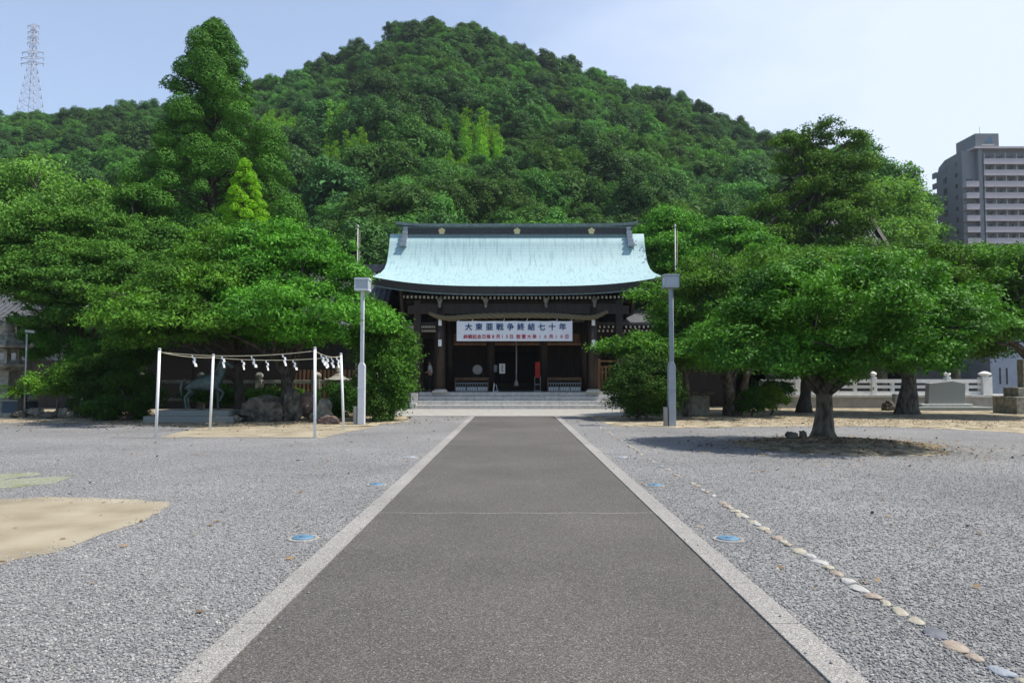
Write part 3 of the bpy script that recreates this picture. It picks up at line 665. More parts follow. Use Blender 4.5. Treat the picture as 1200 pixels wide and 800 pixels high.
# ridge
rz0 = 9.78; RY = 6.72
b = MB(); b.box(-RY, RY, -0.30, 0.30, rz0, rz0+0.62, 0); b.box(-RY-.02, RY+.02, -0.36, 0.36, rz0+0.0, rz0+0.09, 1); b.box(-RY-.01, RY+.01, -0.34, 0.34, rz0+0.16, rz0+0.20, 1); b.box(-RY-.01, RY+.01, -0.34, 0.34, rz0+0.57, rz0+0.64, 1)
b.build('ridge', [M['metal_dark'], M['ridge_top']], rf)
b = MB(); n_r = 40
for k in range(n_r):
    xa, xb = [(-RY-0.38)+2*(RY+0.38)*q/n_r for q in (k, k+1)]
    za, zb = [rz0+0.72+0.15*abs(q/(RY+.38))**9 for q in (xa, xb)]
    b.bar((xa, 0, za), (xb, 0, zb), 0.84, 0.17)
b.build('ridge_cap', M['ridge_top'], rf)
for sx in (-1, 1):
    b = MB()
    for k, (dy, z_, h, w) in enumerate([(0.37, rz0+0.42, .24, .26), (0.46, rz0+0.16, .22, .30), (0.56, rz0-0.10, .22, .33), (0.72, rz0-0.36, .22, .36), (0.88, rz0-.60, .20, .40)]):
        b.box(sx*(RY-0.18)-w/2+.02*k*sx, sx*(RY-0.18)+w/2+.02*k*sx, -dy, -0.2, z_, z_+h)
    b.build('ridge_end_ornament', M['lampgrey'], rf, bevel=0.02)
for px in (517, 606, 694):
    b = MB(); cx_ = X(px, SY-.3)-SXc
    for k in range(5):
        a = PI/2+k*2*PI/5; ccx, ccz = cx_+0.115*math.cos(a), rz0+0.38+0.115*math.sin(a)
        n = 12; b.prism([(ccx+0.088*math.cos(2*PI*q/n), ccz+0.088*math.sin(2*PI*q/n)) for q in range(n)], 'y', -0.335-.003*k, -0.30)
    b.prism([(cx_+0.05*math.cos(2*PI*q/10), rz0+.38+0.05*math.sin(2*PI*q/10)) for q in range(10)], 'y', -0.37, -0.35)
    b.build('plum_blossom_crest', M['gold'], rf)
# gable walls, upper wall
for sx in (-1, 1):
    b = MB(); b.prism([(y*0.93, roof_z(HW, t, z)-T-0.1) for y, z, t in full]+[(4.6, 4.9), (-4.6, 4.9)], 'x', sx*5.95, sx*6.1)
    b.build('gable_wall', M['wood'], shr)
def L3(x, Y, z): return (x-SXc, Y-SY, z)
# rafters under the front eave, in two layers with white ends
b = MB(); bt = MB()
zt = Z(348, 37.3)
for k in range(56):
    x = -5.95+11.9*k/55
    up_ = 0.12*abs(x/HW)**3
    b.bar((x, -4.75, zt+up_), (x, -2.6, zt+0.55), 0.09, 0.12); MB().box(x-0.052, x+0.052, -4.80, -4.745, zt-0.065+up_, zt+0.075+up_).build('rafter_end', M['whitetip'], shr)
    b.bar((x, -5.45, zt+0.36+up_*1.8), (x, -3.6, zt+0.55), 0.08, 0.10)
b.build('rafter_row', M['wood'], shr)
b = MB(); b.box(-6.1, 6.1, -4.70, -2.6, zt+0.60, zt+0.66); b.box(-5.9, 5.9, -4.35, -4.1, zt-.24, zt-.08); b.build('eave_soffit', M['wood'], shr)
# front posts, beams and brackets
PY = 37.75
def brk(px, w=0.26):
    x = X(px, PY-.2)-SXc; b = MB(); z1 = Z(348.5, PY)-.05; z0 = Z(361, PY); y0 = PY-SY-.36
    b.prism([(x-w/2, z1), (x+w/2, z1), (x+w/2, z1-.16), (x+w*.28, z1-.26), (x+w*.26, z0), (x-w*.26, z0), (x-w*.28, z1-.26), (x-w/2, z1-.16)], 'y', y0, y0+.3)
    b.build('bracket', M['stone_old'], shr, bevel=.015)
for px in (515, 569, 640, 697): brk(px)
fpx = (516, 695)
for px in fpx:
    x = X(px, PY)-SXc; b = MB(); b.lathe((x, PY-SY, FZ+.12), [(0.26, 0), (0.26, Z(362, PY)-FZ)], 20); b.build('front_post', M['wood'], shr)
    b = MB(); b.cbox((x, PY-SY, FZ), .75, .75, .07); b.lathe((x, PY-SY, FZ+.07), [(0.36, 0), (.30, .08)], 20); b.build('post_base', M['stone_light'], shr)
    for py in (378, 402):
        b = MB(); zc = Z(py, PY); b.box(x-.085, x+.085, PY-SY-.33, PY-SY-.2, zc-.17, zc+.17); b.box(x-.05, x+.05, PY-SY-.37, PY-SY-.33, zc-.10, zc+.10); b.build('metal_fitting', M['paper'], shr, bevel=.01)
b = MB(); z = Z(368, PY); x0, x1 = X(478, PY)-SXc, X(737, PY)-SXc
b.box(x0, x1, PY-SY-.2, PY-SY+.2, z, z+.42); b.box(x0+.4, x1-.4, PY-SY-.16, PY-SY+.16, Z(361, PY)+.02, Z(361, PY)+.22); b.build('lintel_beam', M['wood'], shr)
# outer corner posts and inner posts
PY2 = 40.6
for px in (489, 726, 484, 727):
    Yp = PY if px in (489, 726) else PY2
    x = X(px, Yp)-SXc; b = MB(); b.box(x-.17, x+.17, Yp-SY-.17, Yp-SY+.17, FZ, Z(352, Yp)); b.build('corner_post', M['wood'], shr)
for px in (575, 637, 527, 684):
    x = X(px, PY2)-SXc; b = MB(); b.lathe((x, PY2-SY, FZ), [(0.24 if px in (575, 637) else .2, 0), (0.24 if px in (575, 637) else .2, 4.6)], 18); b.build('inner_post', M['wood'], shr)
b = MB()
for pa, pb in ((532, 570), (580, 634), (641, 681)):
    b.box(X(pa, PY2)-SXc, X(pb, PY2)-SXc, PY2-SY-.03, PY2-SY+.03, Z(404, PY2)+.09, Z(391, PY2))
b.build('bamboo_blind', M['wood_mid'], shr)
b = MB()
for pa, pb in ((532, 570), (580, 634), (641, 681)):
    b.box(X(pa, PY2)-SXc, X(pb, PY2)-SXc, PY2-SY-.16, PY2-SY+.06, Z(404, PY2)-.02, Z(404, PY2)+.09)
b.build('blind_rail', M['wood_orange'], shr)  # orange colour paints the light that catches this beam
# hall body: floor, rear wall with doorway, side bays
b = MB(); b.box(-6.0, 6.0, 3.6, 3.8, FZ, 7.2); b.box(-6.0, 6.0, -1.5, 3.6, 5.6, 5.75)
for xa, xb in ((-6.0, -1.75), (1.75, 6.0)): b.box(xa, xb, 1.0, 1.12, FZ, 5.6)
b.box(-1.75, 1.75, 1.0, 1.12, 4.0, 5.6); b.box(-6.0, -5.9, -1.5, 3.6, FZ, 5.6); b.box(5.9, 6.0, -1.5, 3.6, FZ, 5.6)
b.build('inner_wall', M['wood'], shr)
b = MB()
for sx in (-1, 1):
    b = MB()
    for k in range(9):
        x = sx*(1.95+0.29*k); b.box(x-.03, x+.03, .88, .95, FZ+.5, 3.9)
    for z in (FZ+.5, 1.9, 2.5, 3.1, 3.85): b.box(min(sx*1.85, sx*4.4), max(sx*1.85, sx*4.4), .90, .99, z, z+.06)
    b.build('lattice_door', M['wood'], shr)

b = MB(); b.box(-1.5, 1.5, 3.2, 3.3, FZ+.4, 3.2); b.build('doorway_shade_panel', M['black'], shr)  # added black sheet standing in for the shade deep in the doorway
# platform and steps
sx0, sx1 = X(489, 36.8)-SXc, X(722, 36.8)-SXc
b = MB(); Yf = 37.75; b.box(-9.6, 9.6, Yf-SY-.20, 8.0, -.1, FZ)
b.build('platform', M['stone'], shr, bevel=.01)
for k in range(4):
    y0 = 36.65+.31*k-SY; h = FZ/4*(k+1)-.012
    b = MB(); n = 7
    for q in range(n):
        xa = sx0-.0+(sx1-sx0)*q/n; xb = sx0+(sx1-sx0)*(q+1)/n; b.box(xa+.004, xb-.004, y0, (Yf-SY-.205), FZ/4*k-.012+ (0 if k else -.05), h)
    b.build('stone_step', M['stone_light'], shr, bevel=.008)
for sx, xx_ in ((-1, sx0), (1, sx1)):
    b = MB(); xa, xb = (xx_-.34, xx_-.01) if sx < 0 else (xx_+.01, xx_+.34)
    b.box(xa, xb, 36.55-SY, Yf-SY-.205, -.05, .32); b.box(xa, xb, 36.95-SY, Yf-SY-.205, .32, FZ-.05); b.build('stair_cheek', M['stone_light'], shr, bevel=.01)
# side wings with lower roofs
for sx in (-1, 1):
    xa, xb = sorted((sx*4.4, sx*(11.5 if sx > 0 else 8.0))); ye = -3.2; ze = Z(384, SY+ye)
    b = MB(); 
    pr = [(ye, ze+.30), (ye+.8, ze+.52), (ye+1.8, ze+.85), (ye+3.2, ze+1.25), (ye+6.4, ze+.3), (ye+6.4, ze+.15), (ye+3.2, ze+1.05), (ye+1.8, ze+.65), (ye+.8, ze+.36), (ye, ze+.16)]
    b.prism(pr, 'x', xa, xb); b.build('wing_roof', M['tile'], shr)
    b = MB(); bt = MB(); bq = MB()
    for k in range(30):
        x = xa+.1+(xb-xa-.2)*k/29
        b.bar((x, ye+.10, ze+.06), (x, ye+1.6, ze+.5), .08, .10); bt.box(x-.045, x+.045, ye+.045, ye+.09, ze-.01, ze+.12)
        bq.bar((x, ye+.55, ze+.02-.14), (x, ye+1.9, ze+.1), .08, .11); bt.box(x-.045, x+.045, ye+.49, ye+.54, ze-.20, ze-.07)
    b.build('wing_rafters', M['wood_mid'], shr); bq.build('wing_lower_rafters', M['wood_mid'], shr); bt.build('wing_rafter_ends', M['whitetip'], shr)
    b = MB(); b.box(xa, xb, ye+1.5, ye+1.8, ze-.45, ze+.4); b.box(xa, xb, ye+5.6, ye+5.8, FZ, ze+.4)
    for k in range(5): x = xa+.2+(xb-xa-.4)*k/4; b.box(x-.12, x+.12, ye+1.45, ye+1.7, FZ, ze-.2)
    b.build('wing_frame', M['wood'], shr)
    b = MB(); xf0, xf1 = sorted((sx*4.55, sx*9.6)); yl = -2.0
    if sx > 0:
        n = 26
        for k in range(n): x = xf0+(xf1-xf0)*k/(n-1); b.box(x-.045, x+.045, yl-.03, yl+.03, FZ+.1, FZ+1.35)
        for z in (FZ+.12, FZ+1.0, FZ+1.3, FZ+1.62): b.box(xf0, xf1, yl-.06, yl+.055, z, z+.09)
        for k in range(5): x = xf0+(xf1-xf0)*k/4; b.box(x-.09, x+.09, yl-.09, yl+.085, FZ, FZ+1.8)
        b.build('wing_fence', M['wood_orange'], shr)  # the lit look of the fence is painted in with orange
# shimenawa
def rope3(name, pts, r, twists, m, parent=None, n=60, strands=3, taper=0.45):
    b = MB(); pts = [Vector(p) for p in pts]
    def cur(t):
        q = t*(len(pts)-1); i = min(int(q), len(pts)-2); f = q-i; p0 = pts[max(i-1, 0)]; p1 = pts[i]; p2 = pts[i+1]; p3 = pts[min(i+2, len(pts)-1)]
        return 0.5*((2*p1)+(p2-p0)*f+(2*p0-5*p1+4*p2-p3)*f*f+(3*p1-p0-3*p2+p3)*f**3)
    for s in range(strands):
        q = []; rr_ = []
        for i in range(n+1):
            t = i/n; rad = r*(taper+(1-taper)*math.sin(PI*min(max(t, .02), .98))**.5); a = 2*PI*(s/strands+twists*t)
            q.append(cur(t)+Vector((0, math.cos(a), math.sin(a)))*rad*.55); rr_.append(rad*.55)
        b.tube(q, rr_, 8)
    return b.build(name, m, parent)
ys = PY-.42
sh = rope3('sacred_straw_rope', [at(503, 367, ys), at(522, 372.5, ys), at(560, 370.5, ys), at(606, 369.5, ys), at(650, 370, ys), at(692, 372, ys), at(712, 365, ys)], 0.15, 11, M['rope'], n=150)
tag(sh, 'thick twisted straw rope hung across the shrine front above the banner', 'rope')
# banner
YB = PY-.52
bx0, bx1 = X(535, YB), X(671, YB); bz0, bz1 = Z(399.5, YB), Z(376, YB)
bn = empty('banner', ((bx0+bx1)/2, YB, bz0)); tag(bn, 'long white banner with blue and red Japanese writing above the shrine entrance', 'banner')
bw = bx1-bx0; bh = bz1-bz0
b = MB(); n = 60; vs = []
def wv(x, z): return 0.012*math.sin(x*5)*(.4+.6*z/bh)+0.006*math.sin(x*13+z*3)
for side in (0, 0.01):
    for j in range(7):
        for i in range(n+1):
            x = -bw/2+bw*i/n; z = bh*j/6-0.015*math.sin(x*2.2)*0+(-.02*abs(math.sin(x*3.1)) if j == 6 else 0); vs.append((x, wv(x, z)+side, z))
fs = []
for s in (0, 7*(n+1)):
    for j in range(6):
        for i in range(n): fs.append((s+j*(n+1)+i, s+j*(n+1)+i+1, s+(j+1)*(n+1)+i+1, s+(j+1)*(n+1)+i))
b.add(vs, fs, 0, True); b.build('cloth', M['banner'], bn)
def text(body, size, x, z, m, parent, y=-0.026, name='lettering', squash=1.0, rz=0.0, off=0.0):
    cu = bpy.data.curves.new('t', 'FONT'); cu.body = body; cu.size = size; cu.align_x = 'CENTER'; cu.align_y = 'CENTER'; cu.offset = off; cu.extrude = 0.002
    o = bpy.data.objects.new('t', cu); C.objects.link(o); bpy.context.view_layer.update()
    me = bpy.data.meshes.new_from_object(o.evaluated_get(bpy.context.evaluated_depsgraph_get())); bpy.data.objects.remove(o); bpy.data.curves.remove(cu)
    me.materials.clear(); me.materials.append(m)
    return me
def lettering(chars, px0, px1, py, size, m, off):
    vs, fs = [], []; k = len(chars)
    for i, ch in enumerate(chars):
        if ch == ' ': continue
        me = text(ch, size, 0, 0, m, None); px = px0+(px1-px0)*i/(k-1)
        ox = X(px, YB)-bn.location.x; oz = Z(py, YB)-bn.location.z; 
        xs_ = [v.co.x for v in me.vertices]; zs_ = [v.co.y for v in me.vertices]
        mxx = (max(xs_)+min(xs_))/2 if xs_ else 0; mzz = (max(zs_)+min(zs_))/2 if zs_ else 0
        bb = len(vs); vs += [(v.co.x-mxx+ox, -0.022-v.co.z, v.co.y-mzz+oz) for v in me.vertices]; fs += [[bb+q for q in p_.vertices] for p_ in me.polygons]
        nv = len(me.vertices); src_v = vs[bb:bb+nv]; src_f = [list(p_.vertices) for p_ in me.polygons]
        for q_, (dx, dz) in enumerate(((off, 0), (-off, 0), (0, off), (0, -off))):
            b2_ = len(vs); vs += [(x_+dx, y_-.0007*(q_+1), z_+dz) for x_, y_, z_ in src_v]; fs += [[b2_+i_ for i_ in f_] for f_ in src_f]
        bpy.data.meshes.remove(me)
    me = bpy.data.meshes.new('lettering'); me.from_pydata(vs, [], fs); me.materials.append(m); return link('lettering', me, bn)
lettering('大東亜戦争終結七十年', 549, 659.5, 382.8, 0.39, M['blue'], 0.008)
lettering('終戦記念日祭8月15日', 545.5, 599.5, 394.3, 0.225, M['red'], 0.005)
lettering('慰霊大祭10月10日', 607.5, 664.5, 394.3, 0.225, M['red'], 0.005)
b = MB()
for px in (537, 553, 590, 617, 652, 669):
    b.tube([at(px, 377, YB)-bn.location, at(px+1.2, 373, YB+.1)-bn.location], .018, 5)
b.build('tie_string', M['paper'], bn)
b = MB(); b.tube([at(524, 376, YB+.12)-bn.location, at(684, 376.5, YB+.12)-bn.location], .022, 6); b.build('bamboo_pole', M['rope'], bn)
# things standing in the hall
def hall_thing(name, px, Y, label, cat, group=None, z=FZ): return tag(empty(name, (X(px, Y), Y, z)), label, cat, group)
def lowfence(px, label):
    o = hall_thing('offering_stand', px, 39.6, label, 'stand', 'low slatted stands inside the shrine front'); w = .92
    b = MB(); b.box(-w, w, -.28, .28, .68, .75); b.box(-w, w, -.30, -.26, .60, .67); b.build('top_rail', M['wood_mid'], o)
    b = MB()
    for k in range(14): x = -w+.05+(2*w-.1)*k/13; b.box(x-.014, x+.014, -.295, -.265, .03, .5)
    b.box(-w, w, -.30, -.26, .42, .46); b.box(-w, w, -.30, -.26, .0, .05); b.build('slat_row', M['steel'], o)
    b = MB()
    for k in range(3): xa = -w+.06+k*.6; b.box(xa, xa+.55, -.22, -.2, .04, .24)
    b.build('white_board', M['paper'], o)
    for x in (-w, w-.05):
        for y in (-.3, .25): b = MB(); b.box(x, x+.05, y, y+.05, 0, .68); b.build('leg', M['wood_mid'], o)
lowfence(553, 'low slatted stand with white boards left of the shrine doorway, before the round drum')
lowfence(661, 'low slatted stand with white boards right of the shrine doorway')
o = hall_thing('drum', 559.5, 40.0, 'pale round drum on a dark frame left of the shrine doorway', 'drum')
b = MB(); n = 24; zc = Z(433, 40.0)-FZ
b.prism([(.26*math.cos(2*PI*q/n), zc+.26*math.sin(2*PI*q/n)) for q in range(n)], 'y', -.02, .02); b.build('drum_head', M['plaster'], o)
b = MB(); b.prism([(.28*math.cos(2*PI*q/n), zc+.28*math.sin(2*PI*q/n)) for q in range(n)], 'y', .022, .45); b.build('drum_shell', M['wood_mid'], o)
b = MB(); b.box(-.3, -.24, .1, .4, 0, zc-.05); b.box(.24, .3, .1, .4, 0, zc-.05); b.box(-.3, .3, .2, .3, .2, .3); b.build('frame', M['wood'], o)
o = hall_thing('notice_board', 588.5, 39.9, 'white paper notice on a thin stand just left of the hanging bell rope', 'notice')
b = MB(); b.box(-.16, .16, -.02, 0, Z(437.5, 39.9)-FZ, Z(426, 39.9)-FZ); b.build('sheet', M['paper'], o)
b = MB()
for k in range(5): zz = Z(428.5+1.6*k, 39.9)-FZ; b.box(-.045, .05, -.026, -.021, zz, zz+.045)
b.build('lettering', M['blue'], o)
b = MB(); b.box(-.02, .02, .003, .03, 0, Z(427, 39.9)-FZ); b.box(-.2, .2, -.1, .12, 0, .03); b.build('stand', M['wood'], o)
o = hall_thing('paper_lantern', 580.5, 40.3, 'small grey paper fixture on the left inner post', 'fixture', z=Z(436, 40.3))
b = MB(); b.lathe((0, 0, 0), [(.07, 0), (.10, .08), (.11, .35), (.07, .42)], 12); b.build('shade', M['lampgrey'], o); b = MB(); b.tube([(0, 0, .42), (-.1, .05, .5)], .012, 5); b.build('hook', M['wood'], o)
o = hall_thing('red_signboard', 630, 39.7, 'upright red cloth sign on a stand right of the shrine doorway', 'sign')
b = MB(); b.box(-.13, .13, -.02, 0, Z(442.5, 39.7)-FZ, Z(424, 39.7)-FZ); b.build('red_panel', M['redcloth'], o)
b = MB(); b.box(-.17, -.14, -.03, .01, 0, Z(441, 39.7)-FZ); b.box(.14, .17, -.03, .01, 0, Z(441, 39.7)-FZ); b.box(-.2, .2, -.2, .2, 0, .05); b.box(-.17, .17, -.03, .01, .35, .4); b.build('stand', M['steel'], o)
o = hall_thing('bell_rope', 605, 39.3, 'pale bell rope with a thick tassel hanging in the shrine doorway', 'rope', z=Z(452, 39.3))
b = MB(); b.tube([(0, 0, .28), (0.01, 0, 1.3), (0, 0, 2.6)], .035, 8); b.build('cord', M['concrete'], o)
b = MB(); b.lathe((0, 0, 0), [(.13, 0), (.12, .1), (.08, .24), (.05, .32)], 12); b.build('tassel', M['concrete'], o)
o = hall_thing('sign_holder', 580, 38.6, 'small white leaning sign holder on the floor before the left inner post', 'sign')
b = MB(); b.bar((-.08, 0, 0), (-.04, .1, .45), .05, .02); b.bar((.14, 0, 0), (.06, .1, .38), .03, .02); b.box(-.12, .18, -.05, .05, 0, .03); b.build('frame', M['paper'], o)

# ------------------------------------------------------------------ skinned figures
def skin(name, pts, edges, m, parent, sub=2, root=0):
    me = bpy.data.meshes.new(name); me.from_pydata([p[0] for p in pts], edges, []); o = link(name, me, parent); me.materials.append(m)
    md = o.modifiers.new('skin', 'SKIN'); md.use_smooth_shade = True
    sv = me.skin_vertices[0].data if me.skin_vertices else None
    if sv is None:
        bpy.context.view_layer.objects.active = o; bm = bmesh.new(); bm.from_mesh(me); lay = bm.verts.layers.skin.verify()
        for i, v in enumerate(bm.verts): v[lay].radius = (pts[i][1], pts[i][2] if len(pts[i]) > 2 else pts[i][1]); v[lay].use_root = (i == root)
        bm.to_mesh(me); bm.free()
    else:
        for i, p in enumerate(pts): sv[i].radius = (p[1], p[2] if len(p) > 2 else p[1]); sv[i].use_root = (i == root)
    s2 = o.modifiers.new('sub', 'SUBSURF'); s2.levels = sub; s2.render_levels = sub; return o
Yh = 26.4; ho = empty('horse_statue', (X(242, Yh), Yh, 0.42), R(4)); ho.scale = (.92, .92, .90); tag(ho, 'dark green bronze horse statue with one foreleg raised inside the left trees', 'statue')
P_ = [((-.60, 0, 1.16), .30, .32), ((-.15, 0, 1.10), .32, .37), ((.30, 0, 1.12), .29, .35), ((.50, 0, 1.34), .16, .22), ((.60, 0, 1.64), .11, .17), ((.68, 0, 1.93), .095, .13), ((.84, 0, 1.86), .085, .115), ((1.04, 0, 1.68), .06, .075)]
E_ = [(0, 1), (1, 2), (2, 3), (3, 4), (4, 5), (5, 6), (6, 7)]
def chain(fr, lst):
    global P_, E_
    for q in lst: P_.append(q); E_.append((fr, len(P_)-1)); fr = len(P_)-1
for sy in (-1, 1):
    chain(0, [((-.66, sy*.15, .92), .15), ((-.52, sy*.16, .74), .10), ((-.76, sy*.16, .50), .052), ((-.72, sy*.16, .16), .04), ((-.68, sy*.16, .03), .052)])
chain(2, [((.38, .15, .88), .11), ((.42, .15, .50), .055), ((.41, .15, .16), .04), ((.44, .15, .03), .052)])
chain(2, [((.42, -.15, .90), .11), ((.72, -.15, .72), .06), ((.62, -.15, .44), .04), ((.56, -.15, .36), .05)])
skin('body', P_, E_, M['bronze'], ho)
tl = [((-.80, 0, 1.24), .05), ((-.93, 0, 1.10), .065), ((-.97, 0, .82), .07), ((-.93, 0, .55), .03)]
skin('tail', tl, [(0, 1), (1, 2), (2, 3)], M['bronze'], ho)
b = MB(); b.prism([(.24, 1.42), (.38, 1.66), (.47, 1.92), (.58, 2.10), (.72, 2.08), (.66, 1.9), (.55, 1.6), (.40, 1.40)], 'y', -.03, .03); b.build('mane', M['bronze'], ho, bevel=.01)
b = MB()
for sy in (-1, 1): b.lathe((.68, sy*.07, 2.02), [(.035, 0), (.03, .07), (.004, .15)], 6)
b.build('ears', M['bronze'], ho)
o = empty('statue_plinth', (X(226, 26.4), 26.4, 0)); tag(o, 'low two-tier stone plinth under the bronze horse', 'plinth')
b = MB(); b.box(-1.45, 1.75, -.65, .85, -.05, .22); b.build('lower_tier', M['stone_mon'], o, bevel=.015); b = MB(); b.box(-1.1, 1.5, -.45, .6, .22, .42); b.build('upper_tier', M['stone_mon'], o, bevel=.015)
# visitor in the left bay
YV = 38.9; pe = empty('person', (X(504, YV), YV, FZ), R(0)); tag(pe, 'visitor in a white shirt and black trousers standing at the left side of the shrine', 'person')
BP = [((0, 0, .92), .13, .10), ((0, 0, 1.12), .12, .09), ((0, 0, 1.32), .14, .09), ((-.01, 0, 1.44), .05), ((-.03, 0, 1.54), .075, .08), ((-.035, 0, 1.64), .075, .08)]
BE = [(0, 1), (1, 2), (2, 3), (3, 4), (4, 5)]
def ch2(P, E, fr, lst):
    for q in lst: P.append(q); E.append((fr, len(P)-1)); fr = len(P)-1
for sy in (-1, 1):
    ch2(BP, BE, 0, [((0, sy*.09, .82), .085), ((-.01, sy*.10, .47), .058), ((.02, sy*.10, .09), .04), ((-.11, sy*.11, .035), .035)])
    ch2(BP, BE, 2, [((0, sy*.19, 1.36), .055), ((.03, sy*.23, 1.10), .042), ((-.17, sy*.19, 1.02), .034), ((-.26, sy*.17, 1.04), .032)])
skin('body', BP, BE, M['skin'], pe)
SP = [((0, 0, .90), .15, .115), ((0, 0, 1.12), .14, .11), ((0, 0, 1.33), .155, .11), ((-.005, 0, 1.42), .075)]; SE = [(0, 1), (1, 2), (2, 3)]
for sy in (-1, 1): ch2(SP, SE, 2, [((0, sy*.195, 1.36), .07), ((.02, sy*.235, 1.17), .062)])
skin('shirt', SP, SE, M['shirt'], pe)
TP = [((0, 0, .95), .14, .115)]; TE = []
for sy in (-1, 1): ch2(TP, TE, 0, [((0, sy*.09, .82), .10), ((-.01, sy*.10, .47), .075), ((.02, sy*.10, .10), .06)])
skin('trousers', TP, TE, M['trousers'], pe)
b = MB(); b.lathe((-.02, 0, 1.60), [(.098, -.05), (.104, .02), (.10, .07), (.07, .115), (.02, .135)], 14); b.build('hair', M['hair'], pe)
b = MB(); b.lathe((-.115, 0, 1.585), [(.012, -.02), (.014, 0), (.004, .03)], 6)
for sy in (-1, 1): b.lathe((-.03, sy*.085, 1.575), [(.012, -.025), (.02, 0), (.012, .03)], 6)
b.build('face', M['skin'], pe)

# ------------------------------------------------------------------ lamps, flagpoles, rope enclosure
def lamp(px, py, mt, label):
    g = G(px, py); o = empty('street_lamp', g); tag(o, label, 'lamp', 'square-headed lamps flanking the path')
    b = MB(); b.box(-.115, .115, -.11, .11, -.05, 2.0); b.prism([(-.115, 2.0), (.115, 2.0), (.06, 2.1), (-.06, 2.1)], 'y', -.11, .11); b.build('lower_post', mt, o, bevel=.01)
    b = MB(); b.box(-.058, .058, -.058, .058, 2.1, 4.56); b.build('upper_post', mt, o, bevel=.008)
    b = MB(); b.box(-.225, .225, -.215, .215, 4.62, 4.94); b.build('lamp_panel', M['lampglass'], o, bevel=.01)
    b = MB(); b.box(-.25, .25, -.24, .24, 4.94, 5.0); b.box(-.24, .24, -.23, .23, 4.56, 4.62)
    for sx in (-1, 1):
        for sy in (-1, 1): b.box(min(sx*.24, sx*.21), max(sx*.24, sx*.21), min(sy*.23, sy*.20), max(sy*.23, sy*.20), 4.62, 4.94)
    b.tube([(.06, -.075, .3), (.06, -.075, 4.5)], .012, 5)
    for zb in (1.2, 3.4): b.box(-.12 if zb < 2 else -.065, .12 if zb < 2 else .065, -.118 if zb < 2 else -.066, -.105 if zb < 2 else -.055, zb, zb+.05)
    b.build('lamp_frame', mt, o)
    b = MB(); b.box(-.26, -.15, -.08, .12, 0, .62); b.build('control_box', M['concrete'], o, bevel=.01); return o
lamp(423.5, 497, M['lampwhite'], 'white square-headed lamp post beside the path, left of the shrine')
lamp(787.5, 499, M['lampgrey'], 'grey square-headed lamp post right of the path, in front of the round bush')
for px, lb in ((417.5, 'thin white flagpole behind the white lamp post'), (793, 'thin white flagpole behind the grey lamp post')):
    Yp = 33.5; o = empty('flagpole', (X(px, Yp), Yp, 0)); tag(o, lb, 'flagpole', 'flagpoles either side of the shrine')
    H = Z(267, Yp); b = MB(); b.tube([(0, 0, -.1), (0, 0, H*.5), (0, 0, H)], [.045, .04, .028], 10); b.build('pole', M['steel'], o)
    b = MB(); b.lathe((0, 0, H), [(.02, 0), (.05, .03), (.065, .08), (.04, .13), (.01, .15)], 12); b.build('ball_finial', M['steel'], o)
    b = MB(); b.tube([(.09, 0, 1.2), (.10, 0, H-.1)], .008, 4); b.build('halyard', M['rope_thin'], o)
tops = []
for (bp, tp, h, lb) in ((((182.5, 513)), (187, 411), 2.33, 'front left white pole of the rope enclosure, nearest the left edge'), ((369, 513), (369, 410), 2.36, 'front right white pole of the rope enclosure'), ((246, 504), (250, 416), 2.26, 'rear left white pole of the rope enclosure, before the horse'), ((403, 503.5), (399.5, 414), 2.30, 'rear right white pole of the rope enclosure, beside the lamp post')):
    g = G(*bp); o = empty('enclosure_pole', g); tag(o, lb, 'pole', 'white poles of the rope enclosure')
    lean = Vector((at(tp[0], tp[1], g.y).x-g.x, 0, h))
    b = MB(); b.tube([(0, 0, -.1), lean*.5, lean], .038, 12); b.build('shaft', M['white'], o); b = MB(); b.lathe(lean, [(.045, 0), (.045, .03), (.02, .05)], 12); b.build('cap', M['steel'], o)
    tops.append(g+lean)
FL, FR, BL, BR = tops
def sag(a, b_, t, s): p = a.lerp(b_, t); p.z -= s*4*t*(1-t); return p
def thin_rope(a, b_, s, lab, ts):
    a = a-Vector((0, 0, .06)); b_ = b_-Vector((0, 0, .06))
    o = empty('enclosure_rope', a); tag(o, lab, 'rope', 'thin ropes strung with paper streamers')
    b = MB(); b.tube([sag(a, b_, i/24, s)-a for i in range(25)], .011, 6); b.build('cord', M['rope_thin'], o)
    for t in ts:
        p = sag(a, b_, t, s)-a; tw = random.uniform(-.5, .5); b = MB(); w = .055; x = 0; z = 0; sk = random.choice((.35, .45, .2))
        for k in range(4):
            dx = .035*(k+1)*sk*1.6; z0 = -.075*k; z1 = z0-.085; ww = w*(.8+.15*k); off = (w*.5 if k % 2 else -w*.5)*.6
            ca, sa = math.cos(tw+k*.35), math.sin(tw+k*.35)
            q = [(-ww/2+off+dx, 0), (ww/2+off+dx, 0)]; th = .0015
            v = [(p.x+x_*ca, p.y+x_*sa+sy*th, p.z+z_) for sy in (-1, 1) for (x_, z_) in ((-ww/2+off+dx, z0), (ww/2+off+dx, z0), (ww/2+off+dx+.02, z1), (-ww/2+off+dx+.02, z1))]
            b.add(v, [(0, 1, 2, 3), (4, 5, 6, 7), (0, 1, 5, 4), (2, 3, 7, 6), (0, 3, 7, 4), (1, 2, 6, 5)])
        b.build('paper_streamer', M['paper'], o)
thin_rope(FL, FR, .12, 'front rope with white paper streamers, nearest the camera', (.21, .40, .59, .79))
thin_rope(BL, BR, .10, 'rear rope with white paper streamers, between the two rear poles', (.22, .41, .62, .86))
thin_rope(FR, BR, .08, 'right side rope with closely spaced paper streamers', (.2, .4, .6, .8))
thin_rope(FL, BL, .05, 'left side rope joining the front left and rear left poles', ())

